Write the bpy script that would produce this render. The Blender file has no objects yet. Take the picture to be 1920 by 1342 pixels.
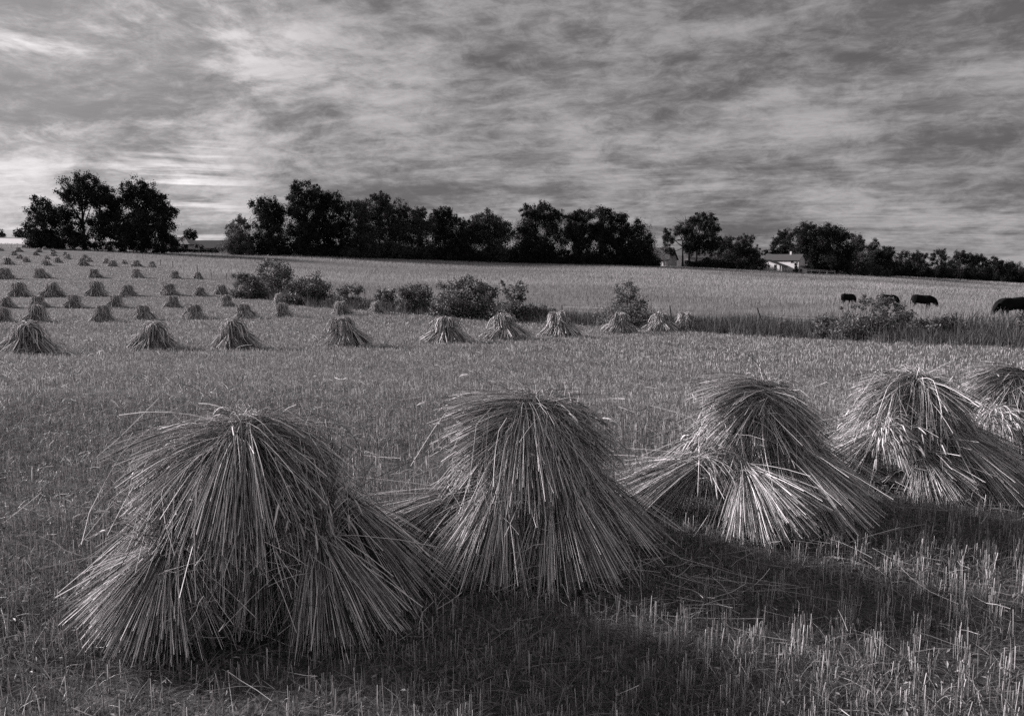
import bpy, math, numpy as np
from mathutils import Vector
R = math.radians
rng = np.random.default_rng(11)
scene = bpy.context.scene
col = scene.collection

# ------------------------------------------------------------------ camera
F = 1507.0; W = 1920.0; H = 1342.0; PITCH = math.atan((671 - 490) / F); EYE = 2.0
cd = bpy.data.cameras.new('camera'); cam = bpy.data.objects.new('camera', cd); col.objects.link(cam)
cd.sensor_width = 36; cd.lens = 36 * F / W; cd.clip_end = 20000; cd.clip_start = 0.05
cam.location = (0, 0, EYE); cam.rotation_euler = (math.pi / 2 - PITCH, 0, 0)
scene.camera = cam

# ------------------------------------------------------------------ light
SUN_AZ = 70.0      # degrees to the left of the viewing direction
SUN_EL = 22.0
sd = bpy.data.lights.new('sun', 'SUN'); sun = bpy.data.objects.new('sun', sd); col.objects.link(sun)
sd.energy = 5.0; sd.angle = R(8.0); sd.color = (1.0, .955, .965)
to_sun = Vector((-math.sin(R(SUN_AZ)) * math.cos(R(SUN_EL)), math.cos(R(SUN_AZ)) * math.cos(R(SUN_EL)), math.sin(R(SUN_EL))))
sun.rotation_euler = to_sun.to_track_quat('Z', 'Y').to_euler()

world = bpy.data.worlds.new('World'); scene.world = world; world.use_nodes = True
nt = world.node_tree; nt.nodes.clear()
class G:
    """tiny node-graph helper"""
    def __init__(s, nt): s.nt = nt
    def n(s, kind, ins=None, **kw):
        nd = s.nt.nodes.new(kind)
        for k, v in kw.items(): setattr(nd, k, v)
        for k, v in (ins or {}).items():
            if isinstance(v, bpy.types.NodeSocket): s.nt.links.new(v, nd.inputs[k])
            else: nd.inputs[k].default_value = v
        return nd
    def m(s, op, a, b=0.0, c=None, clamp=False):
        ins = {0: a, 1: b}
        if c is not None: ins[2] = c
        return s.n('ShaderNodeMath', ins, operation=op, use_clamp=clamp).outputs[0]
    def smooth(s, x, lo, hi, a=0.0, b=1.0):
        return s.n('ShaderNodeMapRange', {0: x, 1: lo, 2: hi, 3: a, 4: b}, interpolation_type='SMOOTHSTEP').outputs[0]
    def noise(s, vec, scale, detail=6, rough=.55, dist=0.0):
        return s.n('ShaderNodeTexNoise', {'Vector': vec, 'Scale': scale, 'Detail': detail, 'Roughness': rough, 'Distortion': dist}).outputs['Fac']
g = G(nt)
d = g.n('ShaderNodeTexCoord').outputs['Generated']
sep = g.n('ShaderNodeSeparateXYZ', {0: d})
def vm(op, a_, b_): return g.n('ShaderNodeVectorMath', {0: a_, 1: b_}, operation=op).outputs[0]
zz = g.m('ADD', g.m('MAXIMUM', sep.outputs[2], 0.0), 0.10)
px = g.m('DIVIDE', sep.outputs[0], zz); py = g.m('DIVIDE', sep.outputs[1], zz)
pv = g.n('ShaderNodeCombineXYZ', {0: px, 1: py, 2: 0.0}).outputs[0]
rot = g.n('ShaderNodeVectorRotate', {'Vector': pv, 'Angle': R(18)}, rotation_type='Z_AXIS').outputs[0]
warp = g.n('ShaderNodeTexNoise', {'Vector': rot, 'Scale': .55, 'Detail': 3.0, 'Roughness': .5}).outputs['Color']
wv = vm('MULTIPLY', vm('SUBTRACT', warp, (.5, .5, .5)), (.95, .7, 0))
wp = vm('ADD', rot, wv)
stretch = vm('MULTIPLY', wp, (.62, 1.0, 1.0))
n_big = g.noise(vm('ADD', stretch, (3.1, 1.7, 0)), .55, 5, .5)
n_mid = g.noise(stretch, 1.7, 12, .6)
n_rip = g.n('ShaderNodeTexNoise', {'Vector': vm('MULTIPLY', wp, (.5, 1.0, 1.0)), 'Scale': 2.6, 'Detail': 10.0, 'Roughness': .62}).outputs['Fac']
rid = g.m('SUBTRACT', 1.0, g.m('MULTIPLY', g.m('ABSOLUTE', g.m('SUBTRACT', n_rip, .5)), 5.0), clamp=True)      # thin wisps
n_fine = g.noise(vm('MULTIPLY', wp, (.8, 1.0, 1.0)), 9.0, 10, .65)
n_iso = g.noise(vm('MULTIPLY', vm('ADD', d, vm('MULTIPLY', vm('SUBTRACT', warp, (.5, .5, .5)), (.16, .16, .10))), (4.2, 4.2, 9.5)), 1.35, 14, .64, .25)
n_iso2 = g.noise(vm('MULTIPLY', d, (4.0, 4.0, 11.0)), 5.5, 12, .72, .5)
cl = g.m('ADD', g.m('ADD', g.m('MULTIPLY', n_big, .20), g.m('MULTIPLY', n_mid, .16)), g.m('ADD', g.m('MULTIPLY', n_fine, .08), g.m('ADD', g.m('MULTIPLY', n_iso, .32), g.m('MULTIPLY', n_iso2, .24))))
dens = g.smooth(cl, .435, .585)                      # 0 thick cloud .. 1 thin bright cloud
def glow(u, v, power):
    x, y = (u - 960) / F, (671 - v) / F
    c, s_ = math.cos(PITCH), math.sin(PITCH)
    w = Vector((x, c + y * s_, -s_ + y * c)).normalized()
    dt = g.n('ShaderNodeVectorMath', {0: d, 1: tuple(w)}, operation='DOT_PRODUCT').outputs['Value']
    return g.m('POWER', g.m('MAXIMUM', dt, 0.0), power)
gl = glow(150, -120, 34)
gl2 = glow(340, 375, 500)
gl3 = glow(-160, 360, 30)
streak = g.noise(vm('MULTIPLY', d, (3.0, 3.0, 60.0)), 1.3, 8, .6, .3)
gap = g.smooth(streak, .50, .66)
sky = g.n('ShaderNodeTexSky', sky_type='NISHITA', sun_disc=False, sun_elevation=R(SUN_EL), sun_rotation=R(-SUN_AZ)).outputs[0]
skybw = g.n('ShaderNodeRGBToBW', {0: sky}).outputs[0]
base = g.m('ADD', g.m('MULTIPLY', dens, 1.0), .52)
base = g.m('ADD', base, g.m('MULTIPLY', g.m('MULTIPLY', rid, rid), g.smooth(n_big, .40, .60, .05, .38)))
base = g.m('ADD', base, g.m('MULTIPLY', g.smooth(n_iso, .47, .64), g.m('MULTIPLY', gl, 1.6)))
base = g.m('ADD', base, g.m('MULTIPLY', gl, .45))
base = g.m('ADD', base, g.m('MULTIPLY', gap, g.m('MULTIPLY', gl2, 1.9)))
base = g.m('ADD', base, g.m('MULTIPLY', gl3, .25))
veil = g.m('ADD', g.m('MULTIPLY', g.smooth(skybw, 0.0, 12.0), .5), .75)
# brightness added to the unseen sky overhead and behind, filling the shock fronts
fill_boost = g.m('ADD', g.m('ADD', g.smooth(sep.outputs[2],   .34, .72, 1.0, 1.35), g.smooth(sep.outputs[1], -.5, .25, .9, 0.0)), 0.0)
val = g.m('MULTIPLY', g.m('MULTIPLY', base, veil), fill_boost)
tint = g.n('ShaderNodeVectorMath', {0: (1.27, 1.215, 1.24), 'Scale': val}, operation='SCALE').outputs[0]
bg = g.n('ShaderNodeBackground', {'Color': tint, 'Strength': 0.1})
out = g.n('ShaderNodeOutputWorld'); nt.links.new(bg.outputs[0], out.inputs[0])
scene.view_settings.view_transform = 'Standard'; scene.view_settings.look = 'None'
scene.view_settings.exposure = 1.12; scene.view_settings.gamma = 1.0
scene.cycles.use_denoising = False; scene.cycles.max_bounces = 5; scene.cycles.diffuse_bounces = 1; scene.cycles.transparent_max_bounces = 4

# ------------------------------------------------------------------ helpers
def tag(o, label=None, cat=None, group=None, kind=None):
    for k, v in (('label', label), ('category', cat), ('group', group), ('kind', kind)):
        if v: o[k] = v
    return o
def empty(name, loc, rz=0.0, sc=1.0):
    o = bpy.data.objects.new(name, None); col.objects.link(o)
    o.location = loc; o.rotation_euler = (0, 0, rz); o.scale = (sc, sc, sc); o.empty_display_size = .1
    return o
def children(o): return list(o.children)
def copy_tree(o, parent=None):
    c = o.copy(); col.objects.link(c); c.parent = parent
    for ch in children(o): copy_tree(ch, c)
    return c
def norm(v): return v / np.maximum(np.linalg.norm(v, axis=-1, keepdims=True), 1e-9)
def unit(n, r=rng): return norm(r.normal(size=(n, 3)))

class MB:
    """collects faces and links them as ONE mesh object"""
    def __init__(s): s.v = []; s.l = []; s.t = []; s.a = []; s.n = 0
    def add(s, V, faces, rnd):
        V = np.asarray(V, float).reshape(-1, 3); faces = np.asarray(faces, np.int64)
        s.v.append(V); s.l.append((faces + s.n).ravel()); s.t.append(np.full(len(faces), faces.shape[1]))
        s.a.append(np.broadcast_to(np.asarray(rnd, float), (len(V),)).copy() if np.ndim(rnd) == 0 else np.asarray(rnd, float).ravel())
        s.n += len(V)
    def strands(s, P, rad, sides=3, rnd=None, r=rng, ref=None):
        n, k = P.shape[:2]
        rad = np.broadcast_to(rad, (n, k))
        T = norm(np.gradient(P, axis=1))
        ref = unit(n, r) if ref is None else np.broadcast_to(ref, (n, 3))
        A = norm(np.cross(T, ref[:, None, :])); B = np.cross(T, A)
        if rnd is None: rnd = r.random(n)
        if sides == 2:
            V = np.stack([P - A * rad[..., None], P + A * rad[..., None]], 2)
        else:
            an = np.arange(sides) * 2 * math.pi / sides
            V = P[:, :, None] + rad[:, :, None, None] * (np.cos(an)[:, None] * A[:, :, None] + np.sin(an)[:, None] * B[:, :, None])
        base = (np.arange(n) * k * sides)[:, None, None]
        kk = (np.arange(k - 1) * sides)[None, :, None]
        js = np.arange(1 if sides == 2 else sides)
        j0 = js[None, None]; j1 = ((js + 1) % sides)[None, None]
        Fq = np.stack([base + kk + j0, base + kk + j1, base + kk + sides + j1, base + kk + sides + j0], -1).reshape(-1, 4)
        s.add(V, Fq, np.repeat(rnd, k * sides))
    def leaves(s, C, size, aspect=.6, rnd=None, r=rng, flat=0.0):
        n = len(C)
        nrm = unit(n, r); nrm[:, 2] += flat; nrm = norm(nrm)
        a = norm(np.cross(nrm, unit(n, r))); b = np.cross(nrm, a)
        L = (size * r.uniform(.6, 1.25, n))[:, None]; Wd = L * aspect
        V = np.stack([C - a * L, C - b * Wd + nrm * L * .15, C + a * L, C + b * Wd + nrm * L * .15], 1)
        s.add(V, np.arange(4 * n).reshape(n, 4), np.repeat(r.random(n) if rnd is None else rnd, 4))
    def box(s, c, half, rz=0.0, rnd=.5):
        sx = np.array([-1, 1, 1, -1, -1, 1, 1, -1.]); sy = np.array([-1, -1, 1, 1, -1, -1, 1, 1.]); sz = np.array([-1] * 4 + [1] * 4, float)
        x, y = sx * half[0], sy * half[1]
        V = np.stack([c[0] + x * math.cos(rz) - y * math.sin(rz), c[1] + x * math.sin(rz) + y * math.cos(rz), c[2] + sz * half[2]], 1)
        s.add(V, [[0, 3, 2, 1], [4, 5, 6, 7], [0, 1, 5, 4], [1, 2, 6, 5], [2, 3, 7, 6], [3, 0, 4, 7]], rnd)
    def build(s, name, mat, parent=None, smooth=False, loc=None):
        me = bpy.data.meshes.new(name)
        V = np.concatenate(s.v); Lp = np.concatenate(s.l); tot = np.concatenate(s.t)
        me.vertices.add(len(V)); me.vertices.foreach_set('co', V.astype(np.float32).ravel())
        me.loops.add(len(Lp)); me.loops.foreach_set('vertex_index', Lp.astype(np.int32))
        me.polygons.add(len(tot)); st = np.concatenate([[0], np.cumsum(tot)[:-1]])
        me.polygons.foreach_set('loop_start', st.astype(np.int32))
        me.polygons.foreach_set('use_smooth', np.full(len(tot), smooth))
        at = me.attributes.new('rnd', 'FLOAT', 'POINT'); at.data.foreach_set('value', np.concatenate(s.a).astype(np.float32))
        me.update(calc_edges=True)
        me.materials.append(mat)
        o = bpy.data.objects.new(name, me); col.objects.link(o); o.parent = parent
        if loc is not None: o.location = loc
        return o

def grey(v, k=1.0): return (v * 1.02, v * .985, v * 1.0, 1)
def material(name, lo, hi, rough=.7, spec=.3, translucent=0.0, noise=None, bump=0.0):
    m = bpy.data.materials.new(name); m.use_nodes = True; t = m.node_tree; t.nodes.clear(); q = G(t)
    a = q.n('ShaderNodeAttribute', attribute_name='rnd').outputs['Fac']
    if noise:
        co = q.n('ShaderNodeTexCoord').outputs['Object']
        nz = q.noise(co, noise[0], 5, .6)
        a = q.m('ADD', q.m('MULTIPLY', a, 1 - noise[1]), q.m('MULTIPLY', q.smooth(nz, .3, .7), noise[1]))
    c = q.n('ShaderNodeMix', {0: a, 6: grey(lo), 7: grey(hi)}, data_type='RGBA').outputs[2]
    b = q.n('ShaderNodeBsdfPrincipled', {'Base Color': c, 'Roughness': rough, 'Specular IOR Level': spec})
    if bump and noise:
        bp = q.n('ShaderNodeBump', {'Height': nz, 'Strength': bump, 'Distance': .05}); t.links.new(bp.outputs[0], b.inputs['Normal'])
    sh = b.outputs[0]
    if translucent:
        tr = q.n('ShaderNodeBsdfTranslucent', {'Color': c}).outputs[0]
        sh = q.n('ShaderNodeMixShader', {0: translucent, 1: sh, 2: tr}).outputs[0]
    o = q.n('ShaderNodeOutputMaterial'); t.links.new(sh, o.inputs[0])
    return m
M = dict(
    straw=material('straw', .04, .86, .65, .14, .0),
    ear=material('wheat_ear', .26, .66, .6, .4),
    twine=material('twine', .25, .35, .9, .1),
    stubble=material('stubble', .15, .58, .6, .25, .2),
    weed=material('weed_leaf', .03, .28, .55, .4, .25),
    pasture=material('pasture_grass', .085, .36, .7, .2, .3),
    tall=material('tall_grass', .014, .24, .7, .2, .25),
    leaf=material('dark_foliage', .006, .034, .75, .12, .1),
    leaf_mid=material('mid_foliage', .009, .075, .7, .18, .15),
    leaf_pale=material('pale_foliage', .03, .15, .7, .2, .25),
    shrub=material('shrub_foliage', .008, .19, .6, .35, .2),
    bark=material('bark', .02, .05, .9, .1, noise=(3., .6)),
    wood=material('weathered_wood', .04, .09, .9, .1, noise=(8., .6)),
    wire=material('wire', .06, .09, .5, .4),
    white=material('white_paint', .44, .55, .6, .3, noise=(2., .5)),
    grey_wall=material('grey_siding', .36, .44, .8, .2, noise=(2., .5)),
    roof=material('roof_shingle', .045, .075, .9, .1, noise=(6., .7)),
    roof_pale=material('metal_roof', .13, .17, .6, .4, noise=(1.5, .5)),
    glass=material('window_glass', .02, .03, .15, .5),
    cow=material('cow_coat', .004, .009, .8, .06, noise=(4., .6)),
)

# ------------------------------------------------------------------ terrain
def ray(u, v):
    c, s_ = math.cos(PITCH), math.sin(PITCH)
    x, y = (np.asarray(u, float) - 960) / F, (671 - np.asarray(v, float)) / F
    dy = c + y * s_; dz = -s_ + y * c
    return x / dy, dz / dy                       # per metre of depth along +Y
A_ = []
def anc(u, Y, v=None, z=None):
    kx, kz = ray(u, v if v is not None else 600)
    A_.append((math.atan2(kx, 1.0), math.log(Y * math.hypot(kx, 1)), z if z is not None else EYE + kz * Y))
for u in (-700, 0, 500, 960, 1500, 1920, 2600):
    for Y in (1.0, 2.5, 5.0, 8.0): anc(u, Y, z=0.0)
for u, Y, v in ((50, 33, 664), (440, 36, 654), (648, 37.5, 649), (835, 41, 641), (1045, 46, 631), (1240, 53, 621),
                (1500, 46, 634), (1920, 35, 656), (2500, 26, 690), (-700, 30, 690),
                (188, 62, 602), (530, 66, 593), (757, 72, 587), (940, 70, 599), (70, 80, 576), (423, 84, 573),
                (97, 92, 554), (315, 95, 552), (456, 98, 551), (-700, 90, 590),
                (77, 118, 521), (256, 122, 520), (370, 122, 522), (470, 118, 530),
                (86, 150, 497), (211, 152, 499), (285, 152, 500), (400, 150, 510),
                (37, 180, 485), (126, 178, 486), (330, 185, 490),
                (35, 208, 472), (99, 202, 474), (160, 222, 468), (-700, 200, 490), (-700, 400, 470),
                (30, 255, 460), (30, 430, 447), (20, 800, 446), (-700, 900, 455), (20, 3000, 449),
                (300, 262, 470), (570, 234, 481), (800, 247, 489), (1000, 264, 495), (1300, 277, 502), (1460, 300, 510),
                (1600, 312, 515), (1820, 372, 525), (1915, 402, 531), (2600, 420, 560),
                (700, 150, 527), (1000, 110, 553), (1000, 180, 516), (1300, 100, 563), (1300, 180, 525), (1600, 120, 557), (1600, 200, 531),
                (1890, 52, 593), (1730, 72, 580), (1590, 88, 572), (1890, 120, 562), (1890, 220, 543), (2600, 60, 630), (2600, 180, 580),
                (570, 700, 484), (1300, 700, 505), (1900, 900, 529), (2600, 900, 545), (700, 3000, 490), (1300, 3000, 505), (1900, 3000, 525), (2600, 3000, 530)):
    anc(u, Y, v)
A_ = np.array(A_); SC = np.array([.42, .8])
AP = A_[:, :2] / SC
def kern(d): return d ** 3
_n = len(AP); Dm = np.linalg.norm(AP[:, None] - AP[None], axis=-1)
_hub = np.abs(A_[:, 1]) * 0 + 1
_wt = np.exp(A_[:, 1] * .5)
K_ = kern(Dm) + np.diag(0.0006 * _wt); Q_ = np.c_[np.ones(_n), AP]
sol = np.linalg.solve(np.block([[K_, Q_], [Q_.T, np.zeros((3, 3))]]), np.r_[A_[:, 2], np.zeros(3)])
def ground(x, y):
    x = np.asarray(x, float); y = np.asarray(y, float); sh = x.shape
    th = np.arctan2(x.ravel(), y.ravel()); r = np.maximum(np.hypot(x.ravel(), y.ravel()), .9)
    thc = np.clip(th, -.85, .85); lr = np.log(np.minimum(r, 3500))
    q = np.c_[thc, lr] / SC
    out_ = np.empty(len(q))
    for i in range(0, len(q), 60000):
        e = q[i:i + 60000]
        out_[i:i + 60000] = kern(np.linalg.norm(e[:, None] - AP[None], axis=-1)) @ sol[:_n] + np.c_[np.ones(len(e)), e] @ sol[_n:]
    back = np.clip((np.abs(th) - .85) / 1.2, 0, 1); back = back * back * (3 - 2 * back)
    near = np.clip((r - 1.5) / 2.0, 0, 1)
    return (out_ * (1 - back) * near).reshape(sh)
def place(u, v, lo=2.5, hi=900):
    """where the sight line through a photo point meets the ground"""
    kx, kz = ray(u, v); Y = np.geomspace(lo, hi, 900)
    z = EYE + kz * Y; gz = ground(kx * Y, Y)
    b = np.nonzero(z <= gz)[0]
    if len(b) == 0: i = int(np.argmin(z - gz)); Yh = Y[i]
    else:
        i = max(b[0], 1); a0 = z[i - 1] - gz[i - 1]; a1 = z[i] - gz[i]
        Yh = Y[i - 1] + (Y[i] - Y[i - 1]) * a0 / (a0 - a1)
    return Vector((float(kx * Yh), float(Yh), float(ground(kx * Yh, Yh))))
def at(u, Y):
    kx, _ = ray(u, 500); return Vector((float(kx * Y), float(Y), float(ground(kx * Y, Y))))
def lift(u, v, Y):
    kx, kz = ray(u, v); return np.array([kx * Y, Y, EYE + kz * Y])

EDGE = [(-900, 466, 215), (-200, 462, 222), (110, 467, 218), (200, 474, 205), (292, 497, 158), (395, 526, 116), (470, 553, 95), (590, 574, 80),
        (700, 583, 74), (800, 591, 70), (940, 600, 67), (1100, 613, 60), (1290, 625, 52), (1500, 634, 45.5), (1700, 643, 40), (1920, 656, 35), (2300, 680, 28), (3200, 720, 21)]
E_th = np.array([math.atan2(ray(u, v)[0], 1) for u, v, Y in EDGE]); E_r = np.array([Y * math.hypot(ray(u, v)[0], 1) for u, v, Y in EDGE])
def edge_r(th): return np.exp(np.interp(th, E_th, np.log(E_r)))

def vnoise(x, y, s, seed=0):
    x = x / s; y = y / s; xi = np.floor(x).astype(np.int64); yi = np.floor(y).astype(np.int64)
    fx = x - xi; fy = y - yi; fx = fx * fx * (3 - 2 * fx); fy = fy * fy * (3 - 2 * fy)
    def h(a, b):
        k = (a * 374761393 + b * 668265263 + seed * 1442695041) & 0x7fffffff
        k = ((k ^ (k >> 13)) * 1274126177) & 0x7fffffff
        return ((k ^ (k >> 16)) & 0xffff) / 65535.0
    return (h(xi, yi) * (1 - fx) + h(xi + 1, yi) * fx) * (1 - fy) + (h(xi, yi + 1) * (1 - fx) + h(xi + 1, yi + 1) * fx) * fy

def ground_material(name, lo, hi, fine, patch, lo2=None):
    m = bpy.data.materials.new(name); m.use_nodes = True; t = m.node_tree; t.nodes.clear(); q = G(t)
    co = q.n('ShaderNodeTexCoord').outputs['Object']
    n1 = q.noise(co, fine, 6, .75); n2 = q.noise(co, patch, 4, .6)
    f = q.m('ADD', q.m('MULTIPLY', q.smooth(n1, .38, .64), .75), q.m('MULTIPLY', q.smooth(n2, .35, .65), .25))
    c = q.n('ShaderNodeMix', {0: f, 6: grey(lo), 7: grey(hi)}, data_type='RGBA').outputs[2]
    bp = q.n('ShaderNodeBump', {'Height': n1, 'Strength': .6, 'Distance': .05})
    b = q.n('ShaderNodeBsdfPrincipled', {'Base Color': c, 'Roughness': .9, 'Specular IOR Level': .1, 'Normal': bp.outputs[0]})
    o = q.n('ShaderNodeOutputMaterial'); t.links.new(b.outputs[0], o.inputs[0])
    return m
th = np.concatenate([np.linspace(-math.pi, -.9, 40)[:-1], np.linspace(-.9, .9, 260), np.linspace(.9, math.pi, 40)[1:]])
rr = np.concatenate([[0.05], np.geomspace(.5, 400, 330), np.geomspace(430, 9000, 24)])
TT, RR = np.meshgrid(th, rr, indexing='ij')
X, Yg = RR * np.sin(TT), RR * np.cos(TT); Zg = ground(X, Yg)
mnear = np.exp(-RR / 60)
Zg = Zg + (vnoise(X, Yg, .45, 3) - .5) * .035 * mnear + (vnoise(X, Yg, 1.7, 5) - .5) * .05 * mnear
VV = np.stack([X, Yg, Zg], -1).reshape(-1, 3); nr = len(rr)
ii, jj = np.meshgrid(np.arange(len(th) - 1), np.arange(nr - 1), indexing='ij')
Q4 = np.stack([ii * nr + jj, ii * nr + jj + 1, (ii + 1) * nr + jj + 1, (ii + 1) * nr + jj], -1).reshape(-1, 4)[:, ::-1]
tc = ((TT[:-1, :-1] + TT[1:, 1:]) / 2).ravel(); rc = np.sqrt(RR[:-1, :-1] * RR[1:, 1:]).ravel()
er = edge_r(tc)
side = np.abs(tc) > 1.25
is_p = (rc > er) & ~side
pale = (tc < -.515) & (rc > 318) & (rc < 480) & ~side
def sheet(name, mask, mat):
    q = Q4[mask]; used, inv = np.unique(q, return_inverse=True)
    b = MB(); b.add(VV[used], inv.reshape(-1, 4), .5); return tag(b.build(name, mat, smooth=True), kind='structure')
M['soil'] = ground_material('stubble_soil', .018, .15, 34.0, .35)
M['pasture_soil'] = ground_material('pasture_turf', .05, .19, 5.0, .06)
M['pale_crop'] = ground_material('ripe_crop', .36, .48, 3.0, .1)
sheet('stubble_field', ~is_p, M['soil']); sheet('pasture', is_p & ~pale, M['pasture_soil']); sheet('pale_field', pale, M['pale_crop'])
def gz_near(x, y):
    r = np.hypot(x, y); k = np.exp(-r / 60)
    return ground(x, y) + (vnoise(x, y, .45, 3) - .5) * .035 * k + (vnoise(x, y, 1.7, 5) - .5) * .05 * k

# ------------------------------------------------------------------ scatter: stubble, weeds, straw, grasses
def scatter(n, r0, r1, half=.74, r=rng):
    t = r.uniform(-half, half, n); q = np.sqrt(r.uniform(r0 * r0, r1 * r1, n)); return q * np.sin(t), q * np.cos(t), t, q
def blades(b, x, y, z, h, w, lean, k=3, sides=2, rnd=None, curl=0.0, taper=True, r=rng):
    n = len(x); t = np.linspace(0, 1, k)[None, :]
    az = r.uniform(0, 2 * math.pi, n); ln = np.abs(r.normal(0, 1, n)) * lean
    dx = np.cos(az) * ln; dy = np.sin(az) * ln
    s_ = t + curl * t * t
    P = np.stack([x[:, None] + dx[:, None] * h[:, None] * s_, y[:, None] + dy[:, None] * h[:, None] * s_,
                  z[:, None] - .02 + (h[:, None] + .02) * (t - curl * .45 * t * t * np.minimum(ln[:, None] * 2, 1))], -1)
    rad = w[:, None] * (1 - .85 * t ** 1.6 if taper else np.ones_like(t))
    b.strands(P, rad, sides, rnd, r)
ROW = R(62)                                   # direction of the drill rows
stub = MB()
for r0, r1, dens_, wd, sides in ((1.6, 7, 760, .0019, 3), (7, 14, 330, .0024, 3), (14, 28, 170, .004, 2), (28, 56, 62, .008, 2), (56, 110, 21, .018, 2), (110, 222, 8.0, .036, 2)):
    half = 1.0 if r1 <= 14 else .80; area = half * (r1 * r1 - r0 * r0); n = int(area * dens_)
    if r1 <= 28:
        nc = n // 4; x, y, t, q = scatter(nc, r0, r1, half)
        c_, s_ = math.cos(ROW), math.sin(ROW); a = x * c_ + y * s_; p = -x * s_ + y * c_
        p = np.round(p / .19) * .19 + rng.normal(0, .018, nc)
        x = a * c_ - p * s_; y = a * s_ + p * c_
        x = np.repeat(x, 4) + rng.normal(0, .03, nc * 4); y = np.repeat(y, 4) + rng.normal(0, .03, nc * 4)
        hb = np.repeat(rng.uniform(.4, 1.0, nc), 4)
    else:
        x, y, t, q = scatter(n, r0, r1, half); hb = rng.uniform(.6, 1.05, n)
    q = np.hypot(x, y); ok = q < edge_r(np.arctan2(x, y)) - .1
    pt = vnoise(x, y, 1.3, 9) * .6 + vnoise(x, y, 5.0, 19) * .4
    ok &= rng.random(len(x)) < np.clip(pt * 1.9 - .1, .15, 1)
    x, y, hb, pt = x[ok], y[ok], hb[ok], pt[ok]
    h = np.where(np.hypot(x, y) < 9, .16, .15) * hb * rng.uniform(.6, 1.1, len(x))
    blades(stub, x, y, gz_near(x, y), h, np.full(len(x), wd) * rng.uniform(.7, 1.3, len(x)), .10, 2, sides, rng.random(len(x)) ** 1.9, taper=False)
tag(stub.build('stubble', M['stubble']), kind='stuff')

weed = MB()
for r0, r1, dens_, sz in ((1.6, 7, 760, .046), (7, 16, 300, .052), (16, 34, 50, .075), (34, 80, 5, .15)):
    hf = 1.0 if r1 <= 16 else .80; n = int(hf * (r1 * r1 - r0 * r0) * dens_); x, y, t, q = scatter(n, r0, r1, hf)
    ok = (q < edge_r(t) - .2) & (rng.random(n) < np.clip(vnoise(x, y, .9, 31) * 1.6 - .1, .2, 1)); x, y = x[ok], y[ok]; n = len(x); z = gz_near(x, y)
    # curved grass blades, six to a clump, and small rounded leaves
    k = 4; X6 = np.repeat(x, k) + rng.normal(0, .03, n * k); Y6 = np.repeat(y, k) + rng.normal(0, .03, n * k); Z6 = np.repeat(z, k)
    blades(weed, X6, Y6, Z6, rng.uniform(1.0, 4.2, n * k) * sz * .85, np.full(n * k, sz * .05), .6, 4, 2, rng.random(n * k), curl=.9)
    kl = 1; C = np.stack([np.repeat(x, kl) + rng.normal(0, sz, n * kl), np.repeat(y, kl) + rng.normal(0, sz, n * kl), np.repeat(z, kl) + rng.uniform(.02, 1.6, n * kl) * sz], -1)
    weed.leaves(C, sz * .40, .34, flat=.9)
tag(weed.build('weeds', M['weed']), kind='stuff')

def rough_up(P, r, amp):
    """waver and a few broken stalks"""
    n, k = P.shape[:2]; t = np.linspace(0, 1, k)[None, :, None]
    P = P + unit(n, r)[:, None] * amp * r.uniform(.2, 1.2, (n, 1, 1)) * np.sin(t * r.uniform(3, 9, (n, 1, 1)) + r.uniform(0, 6, (n, 1, 1))) * t
    br = (r.random(n) < .17)[:, None, None] * 1.0; at_ = r.uniform(.4, .8, (n, 1, 1))
    return P + br * unit(n, r)[:, None] * np.maximum(t - at_, 0) * r.uniform(.2, .6, (n, 1, 1))
loose = MB()
def loose_straw(x, y, L, wd, kink=True):
    n = len(x); az = rng.uniform(0, 2 * math.pi, n); t = np.linspace(-.5, .5, 4)[None]
    bend = rng.normal(0, .12, n)[:, None] * (t * t - .1) * 2
    P = np.stack([x[:, None] + L[:, None] * (np.cos(az)[:, None] * t - np.sin(az)[:, None] * bend), y[:, None] + L[:, None] * (np.sin(az)[:, None] * t + np.cos(az)[:, None] * bend), np.zeros((n, 4))], -1)
    P[..., 2] = gz_near(P[..., 0], P[..., 1]) + rng.uniform(.02, .13, n)[:, None] + rng.normal(0, .09, n)[:, None] * t * 2 * np.minimum(L, .5)[:, None]
    P[..., 2] = np.maximum(P[..., 2], gz_near(P[..., 0], P[..., 1]) + .006)
    loose.strands(rough_up(P, rng, .03), wd, 3, rng.random(n) ** 1.6 * .8)
for r0, r1, n, wd in ((2.2, 7, 260, .0015), (7, 14, 420, .0024), (14, 30, 600, .0042), (30, 60, 500, .009)):
    x, y, t, q = scatter(n, r0, r1, .76); ok = q < edge_r(t) - 1; x, y = x[ok], y[ok]
    loose_straw(x, y, rng.uniform(.12, .6, len(x)) ** 1.3, wd)

past = MB()
for r0, r1, dens_, w_, h_ in ((30, 80, 26, .010, .55), (80, 150, 13, .020, .55), (150, 300, 5, .036, .5), (300, 420, 1.2, .06, .5)):
    n = int(.72 * (r1 * r1 - r0 * r0) * dens_); x, y, t, q = scatter(n, r0, r1, .72)
    e = edge_r(t); big = vnoise(x, y, 38, 4) * .6 + vnoise(x, y * 2.2, 11, 8) * .4
    ok = (q > e + 1.0) & ~((t < -.515) & (q > 318)) & (rng.random(n) < np.clip(big * 2.4 - .35, .25, 1)); x, y, big = x[ok], y[ok], big[ok]; n = len(x)
    blades(past, x, y, ground(x, y), h_ * rng.uniform(.45, 1.15, n) * (.75 + .5 * big), np.full(n, w_) * rng.uniform(.6, 1.3, n), .22, 3, 2, np.clip(rng.random(n) * .6 + big * .9 - .3, 0, 1), curl=.4)
tag(past.build('pasture_grass', M['pasture']), kind='stuff')

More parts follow.
